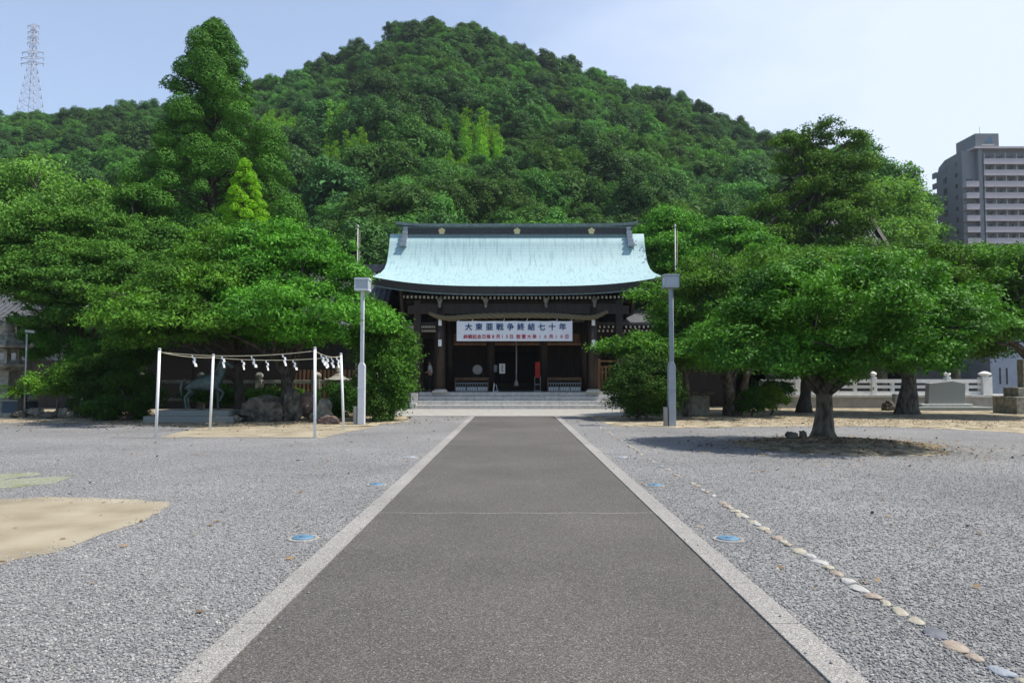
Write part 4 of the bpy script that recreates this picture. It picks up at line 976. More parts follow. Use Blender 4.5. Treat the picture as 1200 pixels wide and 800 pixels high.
# ------------------------------------------------------------------ rocks and stones
def rock(name, c, sx, sy, sz, m, label, seed, cat='rock', group=None, sub=4, sink=.25, rough=.6):
    rr = random.Random(seed); bm = bmesh.new(); bmesh.ops.create_icosphere(bm, subdivisions=sub, radius=1)
    pl = [(Vector((rr.gauss(0, 1), rr.gauss(0, 1), rr.gauss(0, .8))).normalized(), rr.uniform(.62, .95)) for _ in range(9)]
    from mathutils import noise
    for v in bm.verts:
        p = v.co.copy()
        for n_, d_ in pl:
            q = p.dot(n_)-d_
            if q > 0: p -= n_*q*.85
        p *= 1+rough*.5*noise.noise(p*2.2+Vector((seed, 0, 0)))+rough*.2*noise.noise(p*6+Vector((0, seed, 0)))
        v.co = Vector((p.x*sx, p.y*sy, p.z*sz))
    me = bpy.data.meshes.new(name); bm.to_mesh(me); bm.free(); me.materials.append(m)
    o = link(name, me); o.location = (c[0], c[1], c[2]+sz*(1-2*sink)); 
    o.rotation_euler.z = 0; tag(o, label, cat, group); return o
rock('garden_rock', (X(308, 26.6), 26.6, 0), .85, .6, .62, M['rock'], 'large dark flat-topped rock right of the horse statue', 3)
rock('garden_rock', (X(343, 26.8), 26.8, 0), .32, .35, .75, M['rock'], 'upright dark rock at the foot of the cherry trunk', 4)
rock('garden_rock', (X(362, 27.2), 27.2, .35), .50, .40, .50, M['rock_red'], 'reddish brown rock leaning behind the front right pole', 5)
rock('garden_rock', (X(380, 26.9), 26.9, 0), .42, .4, .52, M['stone_old'], 'pale rugged rock between the rope poles', 6)
rock('garden_rock', (X(386, 25.2), 25.2, 0), .38, .3, .22, M['rock_red'], 'small low brownish rock in front of the pale rugged rock', 7, sink=.35)
rock('garden_rock', (X(277, 26.0), 26.0, 0), .22, .2, .2, M['rock'], 'small rock at the right corner of the horse plinth', 8)
rr = random.Random(12)
for k, (px, py, w, lb) in enumerate(((22, 489, .3, 'leftmost small rock edging the left garden bed'), (38, 488, .42, 'pale grey rock edging the left garden bed, below the round-topped stele'), (55, 490, .33, 'squat rock in the left garden edging, between two larger ones'), (75, 488, .40, 'rounded rock in the left garden edging under the small white sign'), (96, 489, .30, 'small rock in the left garden edging, right of the small white sign'), (112, 487, .25, 'rightmost small rock of the left garden edging'))):
    g = G(px, py); rock('edging_rock', g, w, w*.7, w*.6, M['stone_old'] if k % 2 else M['rock'], lb, 20+k, group='rocks edging the left garden bed')
rock('ground_stone', G(928, 519)+Vector((0, 0, .1)), .16, .13, .13, M['rock'], 'dark stone on the mound, left of the tree foot', 31)
rock('ground_stone', G(941, 517)+Vector((0, 0, .12)), .12, .1, .10, M['rock'], 'smaller dark stone on the mound, nearest the tree foot', 32)
# row of border stones
ORD = ['first', 'second', 'third', 'fourth', 'fifth', 'sixth', 'seventh', 'eighth', 'ninth', 'tenth', 'eleventh', 'twelfth', 'thirteenth', 'fourteenth', 'fifteenth', 'sixteenth', 'seventeenth', 'eighteenth', 'nineteenth', 'twentieth', 'twenty-first', 'twenty-second', 'twenty-third', 'twenty-fourth', 'twenty-fifth', 'twenty-sixth', 'twenty-seventh', 'twenty-eighth', 'twenty-ninth', 'thirtieth', 'thirty-first', 'thirty-second', 'thirty-third', 'thirty-fourth', 'thirty-fifth', 'thirty-sixth']
line = [(1205, 803), (1150, 777), (1110, 752), (1075, 729), (1045, 712), (1018, 697), (995, 683), (968, 664), (945, 650), (925, 640), (895, 620), (868, 603), (850, 592), (825, 575), (795, 558), (768, 543), (742, 525), (718, 510), (702, 500)]
gl = [G(*p) for p in line]; protos_s = []; tot = [0]
for a, c in zip(gl, gl[1:]): tot.append(tot[-1]+(c-a).length)
rr = random.Random(77); s = 0.0; k = 0
smats = []
for i, (c1, c2) in enumerate((((.36, .33, .25), (.48, .44, .35)), ((.30, .24, .19), (.42, .35, .28)), ((.40, .39, .36), (.50, .49, .46)), ((.10, .11, .13), (.20, .21, .23)), ((.27, .30, .34), (.37, .40, .44)))):
    smats.append(mat('border_stone_%d' % i, tuple(q*.72 for q in c1), .85, 9, .1, .4, 50, col2=tuple(q*.74 for q in c2)))
cn = ['yellowish', 'brown', 'whitish', 'dark grey', 'bluish grey']
order = {0: 0, 1: 4, 2: 1, 3: 1, 4: 3, 5: 0, 6: 0, 7: 0, 8: 1, 9: 2, 10: 2, 11: 1, 12: 0}
while s < tot[-1]:
    j = max(i for i in range(len(tot)) if tot[i] <= s); j = min(j, len(gl)-2); f = (s-tot[j])/(tot[j+1]-tot[j]); p = gl[j].lerp(gl[j+1], f)
    ci = order.get(k, rr.choice([0, 0, 1, 2, 2, 1])); near_ = p.y < 9.5
    L_s = rr.uniform(.06, .115)*(1.0 if near_ else .85)
    if near_ or rr.random() < .72 or not protos_s:
        if near_ or len(protos_s) < 6:
            o = rock('border_stone', (p.x, p.y, 0), L_s*.66, L_s, .022, smats[ci], 'x', 200+k, 'stone', sub=3, sink=.40, rough=.18); protos_s.append(o)
        else:
            o = rr.choice(protos_s).copy(); C.objects.link(o); o.location = (p.x+rr.uniform(-.03, .03), p.y, 0.004); o.scale = (.8, .9, .9)
        dirv = gl[j+1]-gl[j]; o.rotation_euler.z = math.atan2(-dirv.x, dirv.y)+rr.uniform(-.3, .3)
        if near_: o['label'] = '%s flat stone, %s from the front in the right border row' % (cn[ci], ORD[k] if k < len(ORD) else 'one of the last large ones')
        else: o['label'] = 'small stone in the farther part of the border row on the right gravel'
        o['group'] = 'stones of the border row on the right gravel'
    s += L_s*2.05+(rr.choice((.0, .0, .0, .01, .03, .10)) if near_ else rr.uniform(.02, .35)); k += 1
# round blue covers in the gravel
cv = [(355, 631, 'nearest blue round cover left of the path'), (853, 632, 'nearest blue round cover right of the path'), (441, 568, 'second blue round cover left of the path'), (767, 569, 'second blue round cover right of the path'), (481, 536, 'third round cover left of the path'), (729, 536, 'third round cover right of the path')]
base = None
for px, py, lb in cv:
    g = G(px, py); o = empty('ground_cover', g); b = MB(); b.lathe((0, 0, 0), [(.155, -.02), (.155, .006), (.15, .012), (.112, .013), (.112, -.01)], 28); b.build('concrete_ring', M['kerb'], o)
    b = MB(); b.lathe((0, 0, 0), [(.108, -.01), (.108, .016), (.10, .022)], 28); b.tube([(-.03, -.02, .026), (.03, -.02, .026)], .005, 5); b.build('lid', M['blue_lid'] if py > 560 else M['lampgrey'], o); tag(o, lb, 'cover', 'round covers along the path')

# ------------------------------------------------------------------ stone lanterns, fences, monuments
def lantern(o, s, m):
    S = lambda L_: [(r*s, z*s) for r, z in L_]
    b = MB(); b.lathe((0, 0, 0), S([(1.05, -.1), (1.05, .22), (.86, .24), (.86, .42)]), 4, rot=PI/4, smooth=False); b.build('base', m, o, bevel=.02)
    b = MB(); b.lathe((0, 0, .42*s), S([(.62, 0), (.50, .22), (.34, .6), (.30, 1.0), (.34, 1.35), (.42, 1.5)]), 4, rot=PI/4, smooth=False); b.build('shaft', m, o, bevel=.02)
    b = MB(); b.lathe((0, 0, 1.92*s), S([(.48, 0), (.86, .16), (.90, .28), (.60, .30)]), 6, smooth=False); b.build('platform', m, o, bevel=.02)
    b = MB(); z0, z1 = 2.22*s, 2.85*s
    for k in range(6):
        a = k*PI/3; b.cbox((.47*s*math.cos(a), .47*s*math.sin(a), z0), .14*s, .14*s, z1-z0)
    b.lathe((0, 0, z0), S([(.5, 0), (.5, .16)]), 6, smooth=False); b.lathe((0, 0, z1-.14*s), S([(.5, 0), (.5, .14)]), 6, smooth=False); b.build('fire_box', m, o, bevel=.01)
    b = MB(); b.lathe((0, 0, 2.85*s), S([(1.08, .05), (1.12, .16), (.80, .26), (.48, .46), (.25, .72), (.2, .76)]), 6, smooth=False)
    for k in range(6):
        a = k*PI/3; b.lathe((1.07*s*math.cos(a), 1.07*s*math.sin(a), 3.02*s), S([(.10, -.04), (.11, .03), (.04, .13)]), 8)
    b.build('cap', m, o, bevel=.01)
    b = MB(); b.lathe((0, 0, 3.6*s), S([(.2, 0), (.28, .10), (.20, .16), (.24, .30), (.16, .46), (.02, .60)]), 12); b.build('finial', m, o)
o = empty('stone_lantern', (X(8, 31.0), 31.0, 0)); tag(o, 'tall weathered stone lantern at the left edge of the photo', 'lantern'); lantern(o, .98, M['stone_old'])
o = empty('stone_lantern', (X(396, 30.6), 30.6, 0)); tag(o, 'small old stone lantern half hidden behind the rear right rope pole', 'lantern'); lantern(o, .50, M['stone_old'])
o = empty('metal_post', (X(30, 29.3), 29.3, 0)); tag(o, 'thin metal post with a short crossbar beside the tall stone lantern', 'post')
b = MB(); b.tube([(0, 0, -.1), (0, 0, Z(392, 30))], .035, 8); b.build('shaft', M['steel'], o); b = MB(); b.bar((-.05, 0, Z(389, 30)), (.32, 0, Z(390, 30)), .10, .10); b.build('crossbar', M['steel'], o)
o = MB().prism([(-.26, 0), (.26, 0), (.27, 1.9), (.2, 2.35), (.05, 2.55), (-.12, 2.5), (-.25, 2.2)], 'y', -.12, .12).build('stone_stele', M['stone_old'], bevel=.05); o.location = (X(36, 32), 32, 0); tag(o, 'round-topped narrow stone stele beside the metal post', 'stele')
o = empty('stone_basin', (X(26, 29.85), 29.85, 0)); tag(o, 'blue-grey stone block at the foot of the tall lantern', 'stone block')
b = MB(); b.box(-.6, .5, -.3, .3, -.05, .62); b.build('block', M['tarp'], o, bevel=.03); b = MB(); b.box(-.66, .56, -.35, .35, .62, .69); b.build('rim', M['stone_mon'], o, bevel=.01)
o = empty('garden_sign', (X(88, 29), 29, 0)); tag(o, 'small blank whitish sign on a stake in the left garden bed', 'sign')
b = MB(); b.box(-.24, .24, -.02, .02, Z(466, 29), Z(456, 29)); b.build('board', M['lampglass'], o); b = MB(); b.box(-.025, .025, .022, .06, -.1, Z(457, 29)); b.build('stake', M['wood_mid'], o)
o = MB().box(-2.6, 1.4, -.12, .12, -.05, .16).build('stone_curb', M['stone_old'], bevel=.02); o.location = (X(70, 29.2), 29.6, 0); tag(o, 'low stone curb behind the edging rocks of the left garden bed', 'curb')
# stone rail behind the horse
Yr = 30.8; o = empty('stone_fence', (X(270, Yr), Yr, 0)); tag(o, 'old stone post and rail fence behind the horse statue', 'fence')
xs_ = [X(p, Yr)-o.location.x for p in (100, 168, 236, 304, 372, 440)]
for x in xs_:
    b = MB(); b.box(x-.13, x+.13, -.13, .13, -.05, 1.50); b.lathe((x, 0, 1.50), [(.09, 0), (.09, .05), (.16, .11), (.17, .2), (.1, .29), (.02, .32)], 12); b.build('post', M['stone_old'], o, bevel=.01)
for x0, x1 in zip(xs_, xs_[1:]):
    b = MB(); b.box(x0+.13, x1-.13, -.07, .07, 1.34, 1.48); b.build('upper_rail', M['stone_old'], o, bevel=.01); b = MB(); b.box(x0+.13, x1-.13, -.06, .06, .60, .72); b.build('lower_rail', M['stone_old'], o, bevel=.01)
# brown slatted fence
Yr = 33.6; o = empty('wooden_fence', (X(385, Yr), Yr, 0)); tag(o, 'reddish brown slatted wooden fence behind the small stone lantern', 'fence'); b = MB()
for k in range(22): x = -1.7+.19*k; b.box(x-.045, x+.045, -.02, .02, .4, 1.95)
b.build('slat_panel', M['wood_mid'], o); b = MB(); b.box(-1.8, 2.4, .022, .09, .6, .7); b.box(-1.8, 2.4, .022, .09, 1.7, 1.8)
for x in (-1.8, .3, 2.4): b.box(x-.06, x+.06, .09, .2, 0, 2.0)
b.build('fence_frame', M['wood'], o)
# white granite balustrade on a low retaining wall, right
Yb = 38.0
o = MB().box(X(893, Yb), 60, Yb-.05, Yb+1.6, -.05, Z(463, Yb)-.10).build('retaining_wall', M['concrete']); tag(o, 'low pale retaining wall below the white balustrade', 'wall')
o = MB().box(X(893, Yb)-.05, 60, Yb-.12, Yb+1.6, Z(463, Yb)-.10, Z(463, Yb)+.03).build('wall_coping', M['stone_light'], bevel=.01); tag(o, 'white granite coping slab along the top of the retaining wall', 'coping')
o = empty('stone_balustrade', (X(1030, Yb), Yb+.15, Z(463, Yb)+.03)); tag(o, 'white granite balustrade with knobbed posts behind the right trees', 'balustrade')
ox = o.location.x; posts = [893, 914, 935, 959, 982, 1003, 1025, 1047, 1068, 1090, 1112, 1134, 1156]
big = {935, 1025, 1112, 1156}; Hb = Z(445, Yb)-Z(463, Yb)
for p in posts:
    x = X(p, Yb)-ox; b = MB(); w = .13 if p in big else .085
    if p == 1156: w = .24
    h = Hb+(.12 if p in big else -.1)
    b.box(x-w, x+w, -w, w, 0, h)
    if p in big: b.lathe((x, 0, h), [(w*.8, 0), (w*.6, .05), (w*1.25, .12), (w*1.3, .18), (w*.6, .27), (w*.1, .30)], 12)
    b.build('post', M['balus'], o, bevel=.01)
for n_, (z0, z1, w) in {'top_rail': (Hb-.19, Hb, .11), 'middle_rail': (Hb*.5-.07, Hb*.5+.09, .07), 'bottom_rail': (.02, .18, .09)}.items():
    for p0, p1 in zip(posts, posts[1:]):
        w0 = .13 if p0 in big else .085; w1 = .13 if p1 in big else .085
        if p1 == 1156: w1 = .24
        if n_ == 'top_rail':
            if p0 not in big: w0 = 0
            if p1 not in big: w1 = 0
        z_ = .003 if n_ == 'top_rail' else 0
        b = MB(); b.box(X(p0, Yb)-ox+w0, X(p1, Yb)-ox-w1, -w, w, z0+z_, z1+z_); b.build(n_, M['balus'], o)
# low stone kiosk base etc. under the trees
o = empty('stone_monument', (X(1107, 36.0), 36.0, 0)); tag(o, 'broad grey granite monument slab on a stepped base, right of the second cherry trunk', 'monument')
b = MB(); b.prism([(-.93, .30), (.88, .30), (.93, 1.30), (.30, 1.42), (-.85, 1.30)], 'y', -.15, .20); b.build('slab', M['stone_mon'], o, bevel=.02)
b = MB(); b.box(-1.35, 1.15, -.35, .5, .16, .30); b.build('upper_base', M['stone_light'], o, bevel=.015); b = MB(); b.box(-1.9, 1.9, -1.0, .9, -.05, .16); b.build('lower_base', M['stone_mon'], o, bevel=.015)
o = MB().prism([(-.30, 0), (.30, 0), (.28, .78), (-.22, .80)], 'y', -.15, .15).build('stone_block', M['stone_mon'], bevel=.02); o.location = (X(1052, 35.5), 35.5, 0); tag(o, 'small upright grey stone block just left of the second cherry trunk', 'stone block')
rock('garden_rock', (X(1040, 35.2), 35.2, 0), .3, .3, .33, M['rock'], 'dark rock leaning by the small upright block on the right', 41)
o = empty('stone_pedestal', (X(1198, 32.5), 32.5, 0)); tag(o, 'mossy stepped stone pedestal cut by the right edge of the photo', 'pedestal')
b = MB(); b.box(-.85, 1.1, -.8, .8, -.05, .75); b.build('lower_tier', M['stone_old'], o, bevel=.03); b = MB(); b.box(-.55, .9, -.5, .5, .75, 1.15); b.build('upper_tier', M['stone_old'], o, bevel=.03); b = MB(); b.box(-.1, .5, -.2, .2, 1.15, 2.4); b.build('shaft', M['stone_old'], o, bevel=.03)
o = empty('stone_bench', (X(812, 31), 31, 0)); tag(o, 'dark stone offering table in the shade behind the grey lamp post', 'stone table')
b = MB(); b.box(-.62, .62, -.3, .3, 0, .85); b.build('body', M['stone_old'], o, bevel=.02); b = MB(); b.box(-.85, .85, -.48, .48, .85, 1.02); b.build('top_slab', M['rock'], o, bevel=.03)

# ------------------------------------------------------------------ other buildings
def gable_house(name, label, x0, x1, Yf_, depth, ze, zr, wallm, over=.7, roofm='tile', wz0=0.0):
    o = empty(name, ((x0+x1)/2, Yf_, 0)); tag(o, label, 'building'); w = (x1-x0)/2
    b = MB(); b.box(-w, w, 0, depth, wz0-.1, ze-.05); b.prism([(0, ze-.05), (depth, ze-.05), (depth/2, zr-.4)], 'x', -w, w); b.build('wall', wallm, o)
    b = MB(); n = 7; top = []
    for i in range(n+1):
        t = i/n; top.append((-over+(depth/2+over)*t, ze+(zr-ze)*(t**1.25)))
    bot = [(y, z-.22) for y, z in top]; f = top+[(depth-y, z) for y, z in reversed(top[:-1])]; g = bot+[(depth-y, z) for y, z in reversed(bot[:-1])]
    b.prism(f+g[::-1], 'x', -w-over, w+over); b.build('roof', M[roofm], o)
    b = MB(); k = int((2*w+2*over)/.3)
    for i in range(k):
        x = -w-over+.15+.3*i
        for (ya, za), (yb, zb) in zip(top, top[1:]): b.bar((x, ya, za+.02), (x, yb, zb+.02), .12, .09)
    b.build('tile_rows', M[roofm], o)
    b = MB(); b.box(-w-over-.05, w+over+.05, depth/2-.22, depth/2+.22, zr-.05, zr+.38); b.build('ridge', M[roofm], o)
    return o, w
Yq = 38.5
o, w = gable_house('plaster_house', 'old house with white plaster wall and dark framed windows behind the left garden', X(-150, Yq), X(92, Yq), Yq, 7, Z(377, Yq), Z(325, Yq+3), M['plaster'])
cx0 = o.location.x
b = MB(); xa, xb = X(20, Yq)-cx0, X(57, Yq)-cx0; za, zb = Z(416, Yq), Z(381, Yq)
for k in range(6): x = xa+(xb-xa)*k/5; b.box(x-.05, x+.05, -.08, -.01, za, zb)
for z in (za, (za+zb)/2, zb): b.box(xa, xb, -.07, -.012, z-.05, z+.05)
b.build('window_frame', M['wood'], o); b = MB(); b.box(xa, xb, -.008, -.004, za, zb); b.build('window_pane', M['glass'], o)
b = MB(); b.box(-w-.01, w+.01, -.10, 0, -.05, Z(422, Yq)); b.build('wainscot', M['wood'], o)
o, w = gable_house('wooden_hall', 'dark timber hall with a grey tiled roof hidden behind the left cherry trees', X(98, 37), X(425, 37), 37.2, 9, Z(383, 36.4), Z(316, 41), M['hallwood'], over=.9)
b = MB()
for k in range(9): x = -w+2*w*k/8; b.box(x-.12, x+.12, -.06, -.01, 0, Z(383, 36.4)-.1)
b.box(-w, w, -.05, -.005, 2.6, 2.85); b.box(-w, w, -.05, -.005, .5, .7); b.build('post_frame', M['hallwood'], o)
# tiled gate hall at right
Yg = 46.0
o, w = gable_house('tiled_gate_hall', 'tiled hall whose sweeping dark gable shows among the right treetops', X(950, Yg), X(1003, Yg+3), Yg, 8, Z(318, Yg), Z(247, Yg+4), M['wood'], over=1.2)
b = MB(); zr = Z(247, Yg+4); ze = Z(318, Yg)
for s_ in (1,):
    for sy in (-1, 1):
        prv = None
        for i in range(9):
            t = i/8; y = 4+sy*(-0)+(sy*(5.3*t)); z = ze-.1+(zr-ze+.25)*(1-t)**1.35+.25*t**3
            if prv: b.bar((w+1.32, prv[0], prv[1]), (w+1.32, y, z), .24, .55)
            prv = (y, z)
b.build('verge_board', M['hallwood'], o)
b = MB(); b.box(w+.6, w+1.5, 3.6, 4.4, zr-.1, zr+.5); b.prism([(3.7, zr+.5), (4.3, zr+.5), (4.1, zr+1.0), (4.0, zr+1.35), (3.9, zr+1.0)], 'x', w+1.1, w+1.4); b.build('ridge_end_tile', M['tile'], o, bevel=.03)
o, w = gable_house('side_pavilion', 'small grey tiled roof peeping out beside the right flagpole', X(797, 40), X(862, 40), 40, 5, Z(372, 39.4), Z(338, 42.5), M['wood'], over=.6)
Yq = 52
o = empty('beige_building', (X(1110, Yq), Yq, 0)); tag(o, 'plain beige building with a dark open entrance behind the balustrade', 'building'); ox = o.location.x
b = MB(); b.box(X(1127, Yq)-ox, X(1180, Yq)-ox, 0, 9, -.1, 5.2); b.box(X(1040, Yq)-ox, X(1127, Yq)-ox, 2.0, 9, -.1, 5.2); b.box(X(1040, Yq)-ox, X(1127, Yq)-ox, 0, 2, 4.0, 5.2); b.box(X(1040, Yq)-ox-.4, X(1040, Yq)-ox, 0, 9, -.1, 5.2); b.build('wall', M['beige_wall'], o)
b = MB(); b.box(X(1040, Yq)-ox, X(1126, Yq)-ox, 1.9, 1.98, -.1, 4.0); b.build('entrance', M['black'], o)  # black sheet paints the shade inside the opening
b = MB(); b.box(-3.8-.5, X(1180, Yq)-ox+.3, -.3, 9.3, 5.2, 5.5); b.build('roof', M['tile'], o)
b = MB(); b.box(X(1096, Yq)-ox, X(1126, Yq)-ox, -.12, -.06, Z(428, Yq), Z(422, Yq)); b.build('sign_panel', M['stone_light'], o)
b = MB(); b.box(X(1136, Yq)-ox, X(1138.5, Yq)-ox, -.03, .01, Z(430, Yq), Z(418, Yq)); b.build('slit_window', M['glass'], o)
Yq = 42; o = empty('blue_grey_building', (X(1200, Yq), Yq, 0)); tag(o, 'blue-grey rendered building with slit windows at the right edge', 'building'); ox = o.location.x
b = MB(); b.box(X(1161, Yq)-ox, X(1290, Yq)-ox, 0, 8, -.1, 4.4); b.build('wall', M['blue_wall'], o); b = MB(); b.box(X(1158, Yq)-ox, X(1293, Yq)-ox, -.2, 8.2, 4.4, 4.6); b.build('roof', M['tile'], o)
for p in (1172, 1180): b = MB(); b.box(X(p-.8, Yq)-ox, X(p+.8, Yq)-ox, -.03, .01, Z(450, Yq), Z(431, Yq)); b.build('slit_window', M['glass'], o)

# apartment tower
Ya = 185.0; fx = X(1139.5, Ya); fx2 = X(1157, Ya); fr = fx+34; zt_ = Z(174.5, Ya)
o = empty('apartment_tower', (fx, Ya, 0)); tag(o, 'grey apartment tower with rows of mauve balconies beyond the right trees', 'apartment block')
zs = Z(200, Ya)
b = MB(); b.box(0, fr-fx, 1.6, 13, 0, zs); b.box(fx2-fx, fr-fx, 1.6, 13, zs, zt_); b.prism([(1.6, zs), (13, zs), (13, zs+1.6), (11.8, zt_-1.6), (9, zt_-.4), (1.6, zt_-.1)], 'x', 0, fx2-fx)
b.build('wall', M['apt_side'], o)
b = MB(); b.box(fx2-fx-1.5, fr-fx, -.2, 12, zt_, zt_+.5); b.build('roof_slab', M['apt_front'], o)
pitch = 13.6/F*Ya; zc = Z(190, Ya)-.1
for k in range(14):
    z = zc-k*pitch-.5
    xa = (fx2-fx+.3) if k < 2 else .2
    b = MB()
    if k >= 2: b.box(.2, 3.3, 0, .2, z, z+1.45); b.box(.2, 3.3, .2, 1.6, z, z+.2); b.box(0.0, .2, 0, 1.6, z, z+1.45)
    b.box(4.7, 17.0, 0, .2, z, z+1.45); b.box(17.2, fr-fx, 0, .2, z, z+1.45); b.box(4.7, fr-fx, .2, 1.6, z, z+.2); b.build('balcony', M['apt_front'], o)
    if k > 9: continue
    for x in [0.9]*(k >= 2)+[5.6, 8.4, 11.2, 14.0]: MB().box(x, x+1.7, 1.54, 1.58, z+.3, z+2.4).build('window', M['glass'], o)
    MB().box(-.06, -.01, 3.6, 4.5, z+.6, z+1.7).build('side_window', M['glass'], o); MB().box(-.06, -.01, 8.2, 9.8, z+.2, z+1.9).build('side_window', M['glass'], o)
    b = MB(); b.box(-.5, 0-.01, 12.4, 14.2, z-.1, z+1.4); b.build('rear_balcony', M['apt_side'], o)
    for xr in ([(.3, 3.2)] if k >= 2 else [])+[(4.8, 16.9), (17.3, 29.0)]: MB().bar((xr[0], -.03, z+1.52), (xr[1], -.03, z+1.52), .05, .06).build('hand_rail', M['steel'], o)
    for xd in (5.0, 7.7, 10.5, 13.3, 16.1): MB().box(xd, xd+.12, .25, 1.5, z+.2, z+pitch-.1).build('balcony_divider', M['stone_light'], o)
b = MB(); b.box(3.45, 4.5, 0.3, 1.6, 0, zt_); b.box(-.01+.0, .0+.0, 0, .1, 0, .1); b.build('pilaster', M['apt_side'], o)
b = MB(); x0 = X(1141, Ya)-fx; x1 = X(1174, Ya)-fx; b.box(2.9, 2.9+(1174-1156)/F*Ya+2.1, .3, 8.5, zt_+.5, Z(156.5, Ya)); b.build('penthouse', M['apt_side'], o)
lx = 2.9+3.0; lz = Z(167.5, Ya)
b = MB(); b.prism([(lx-1.0, lz), (lx+1.3, lz), (lx+1.0, lz+1.9)], 'y', .22, .28); b.build('rooftop_emblem', M['blue_lid'], o)
b = MB(); b.box(lx-1.5, lx+1.8, .22, .28, lz-.75, lz-.35); b.build('emblem_bar', M['stone_light'], o)
b = MB(); b.tube([(x1-1, 4, Z(157, Ya)), (x1-1, 4, Z(143, Ya))], .06, 4); b.build('aerial', M['apt_side'], o)
# pylon far left
Yp = 330.0; zp0 = Z(150, Yp); pt = Z(29, Yp); o = empty('power_pylon', (at(38, 75, Yp).x, Yp, 0)); tag(o, 'tall steel lattice power pylon rising behind the left ridge', 'pylon')
b = MB(); wr = 0.10
def pw(z): t = (z-zp0)/(pt-zp0); return 1.25+3.4*(1-min(1, t/.62))**1.0 if t < .62 else 1.25-.6*(t-.62)/.38
zl = [20]+[zp0+(pt-zp0)*k/13 for k in range(14)]
for za, zb in zip(zl, zl[1:]):
    wa, wb = (pw(za) if za > zp0 else 9.0), pw(zb); ca = [(-wa, -wa), (wa, -wa), (wa, wa), (-wa, wa)]; cb = [(-wb, -wb), (wb, -wb), (wb, wb), (-wb, wb)]
    for k in range(4):
        A = Vector((*ca[k], za)); B = Vector((*cb[k], zb)); A2 = Vector((*ca[(k+1) % 4], za)); B2 = Vector((*cb[(k+1) % 4], zb))
        b.tube([A, B], wr*1.2, 4); b.tube([A, B2], wr*.55, 3); b.tube([A2, B], wr*.55, 3); b.tube([B, B2], wr*.55, 3)
b.build('tower_frame', M['pylon'], o)
for py, hw in ((30, 2.9), (37, 2.7), (43, 2.7), (49.5, 2.8), (61, 5.2), (67.5, 5.6), (74, 5.6)):
    z = Z(py, Yp); b = MB(); b.tube([(-hw, 0, z), (0, 0, z+1.0), (hw, 0, z)], wr, 4); b.tube([(-hw, 0, z), (0, 0, z-.6), (hw, 0, z)], wr, 4)
    for sx in (-1, 1): b.tube([(sx*hw*.95, 0, z), (sx*hw*.9, 0, z-1.3)], .13, 4); b.tube([(sx*hw*.5, 0, z+.5), (sx*hw*.5, 0, z-.3)], .08, 4)
    b.build('crossarm', M['pylon'], o)

# ------------------------------------------------------------------ individual trees and shrubs
ch = M['cherry']; cd = M['cherry_dark']
t0 = G(965, 515)
tree('cherry_tree', 'spreading cherry tree on the bare earth mound in the right gravel', 'tree', t0, [(980, 360, 17.2, 108, 44, 2.6), (878, 388, 17.6, 60, 34, 1.7), (1088, 380, 17.0, 66, 36, 1.9), (935, 330, 17.6, 58, 26, 1.7), (1035, 326, 17.3, 52, 26, 1.6), (1010, 412, 16.8, 98, 30, 2.1), (905, 418, 17.0, 66, 24, 1.6), (1120, 352, 17.4, 30, 18, 1.0), (842, 402, 18.2, 34, 22, 1.2), (1068, 420, 16.6, 40, 18, 1.2), (965, 430, 17.6, 40, 14, 1.2)], cd, .105, 1.0, .42, .5, 101, .26, at(962, 432, 18.6), nlimb=24, lo=-.55, covr=.8)
tree('cherry_tree', 'second cherry tree, beside the broad granite monument on the right', 'tree', G(1063, 485), [(1075, 345, 31.4, 105, 50, 3.3), (1010, 372, 32, 55, 44), (1135, 365, 30.8, 62, 50), (1065, 318, 31, 60, 30), (1080, 398, 31, 85, 30)], ch, .155, 1.0, .8, .5, 102, .42, at(1064, 425, 31.4), nlimb=18)
tree('cherry_tree', 'cherry tree at the right edge with its foliage cut by the frame', 'tree', (X(1222, 29), 29, 0), [(1200, 345, 29, 66, 52), (1165, 330, 30, 45, 36), (1235, 330, 29, 60, 50), (1178, 388, 27.8, 34, 30), (1215, 310, 30, 60, 25)], ch, .155, .85, .75, .45, 103, .3, at(1218, 420, 29), nlimb=16)
tree('cherry_tree', 'forked cherry tree in shade right of the stone table', 'tree', G(857, 486), [(860, 345, 30.6, 78, 48), (905, 340, 31.5, 60, 45), (815, 362, 30, 55, 48), (860, 412, 29.5, 80, 34)], ch, .15, 1.0, .75, .5, 104, .3, at(858, 430, 30.6), stems=3, nlimb=18)
tree('cherry_tree', 'young cherry tree whose sprays hang before the right end of the shrine', 'tree', G(806, 488), [(805, 386, 29.2, 34, 38), (748, 412, 28.6, 32, 20), (762, 346, 29, 13, 15), (786, 372, 29, 15, 20), (800, 412, 28.6, 48, 26), (722, 406, 28.4, 14, 10)], ch, .14, .95, .55, .45, 105, .16, at(800, 425, 29.4), nlimb=16)
tree('cherry_tree', 'dark trunked tree just behind the mound cherry', 'tree', G(942, 483), [(945, 352, 33.5, 62, 52), (925, 330, 34, 50, 34), (940, 402, 33, 62, 34)], ch, .2, 1.0, .8, .5, 106, .3, at(944, 425, 33.5), bark='bark_dark')
tree('maple_tree', 'bright green maple rising right of the shrine roof', 'tree', (X(815, 44.5), 44.5, 0), [(795, 300, 44, 46, 36), (840, 282, 45, 45, 28), (870, 305, 43.5, 42, 40), (782, 272, 45, 30, 24), (820, 330, 43.5, 60, 40)], ch, .20, 1.0, .95, .35, 107, .3, at(818, 360, 44.5))
tree('maple_tree', 'lower green tree between the maple and the big pine', 'tree', (X(900, 40), 40, 0), [(895, 318, 40, 45, 32), (935, 318, 40, 45, 26), (985, 318, 41, 60, 22)], ch, .19, 1.0, .9, .4, 108, .28, at(905, 370, 40))
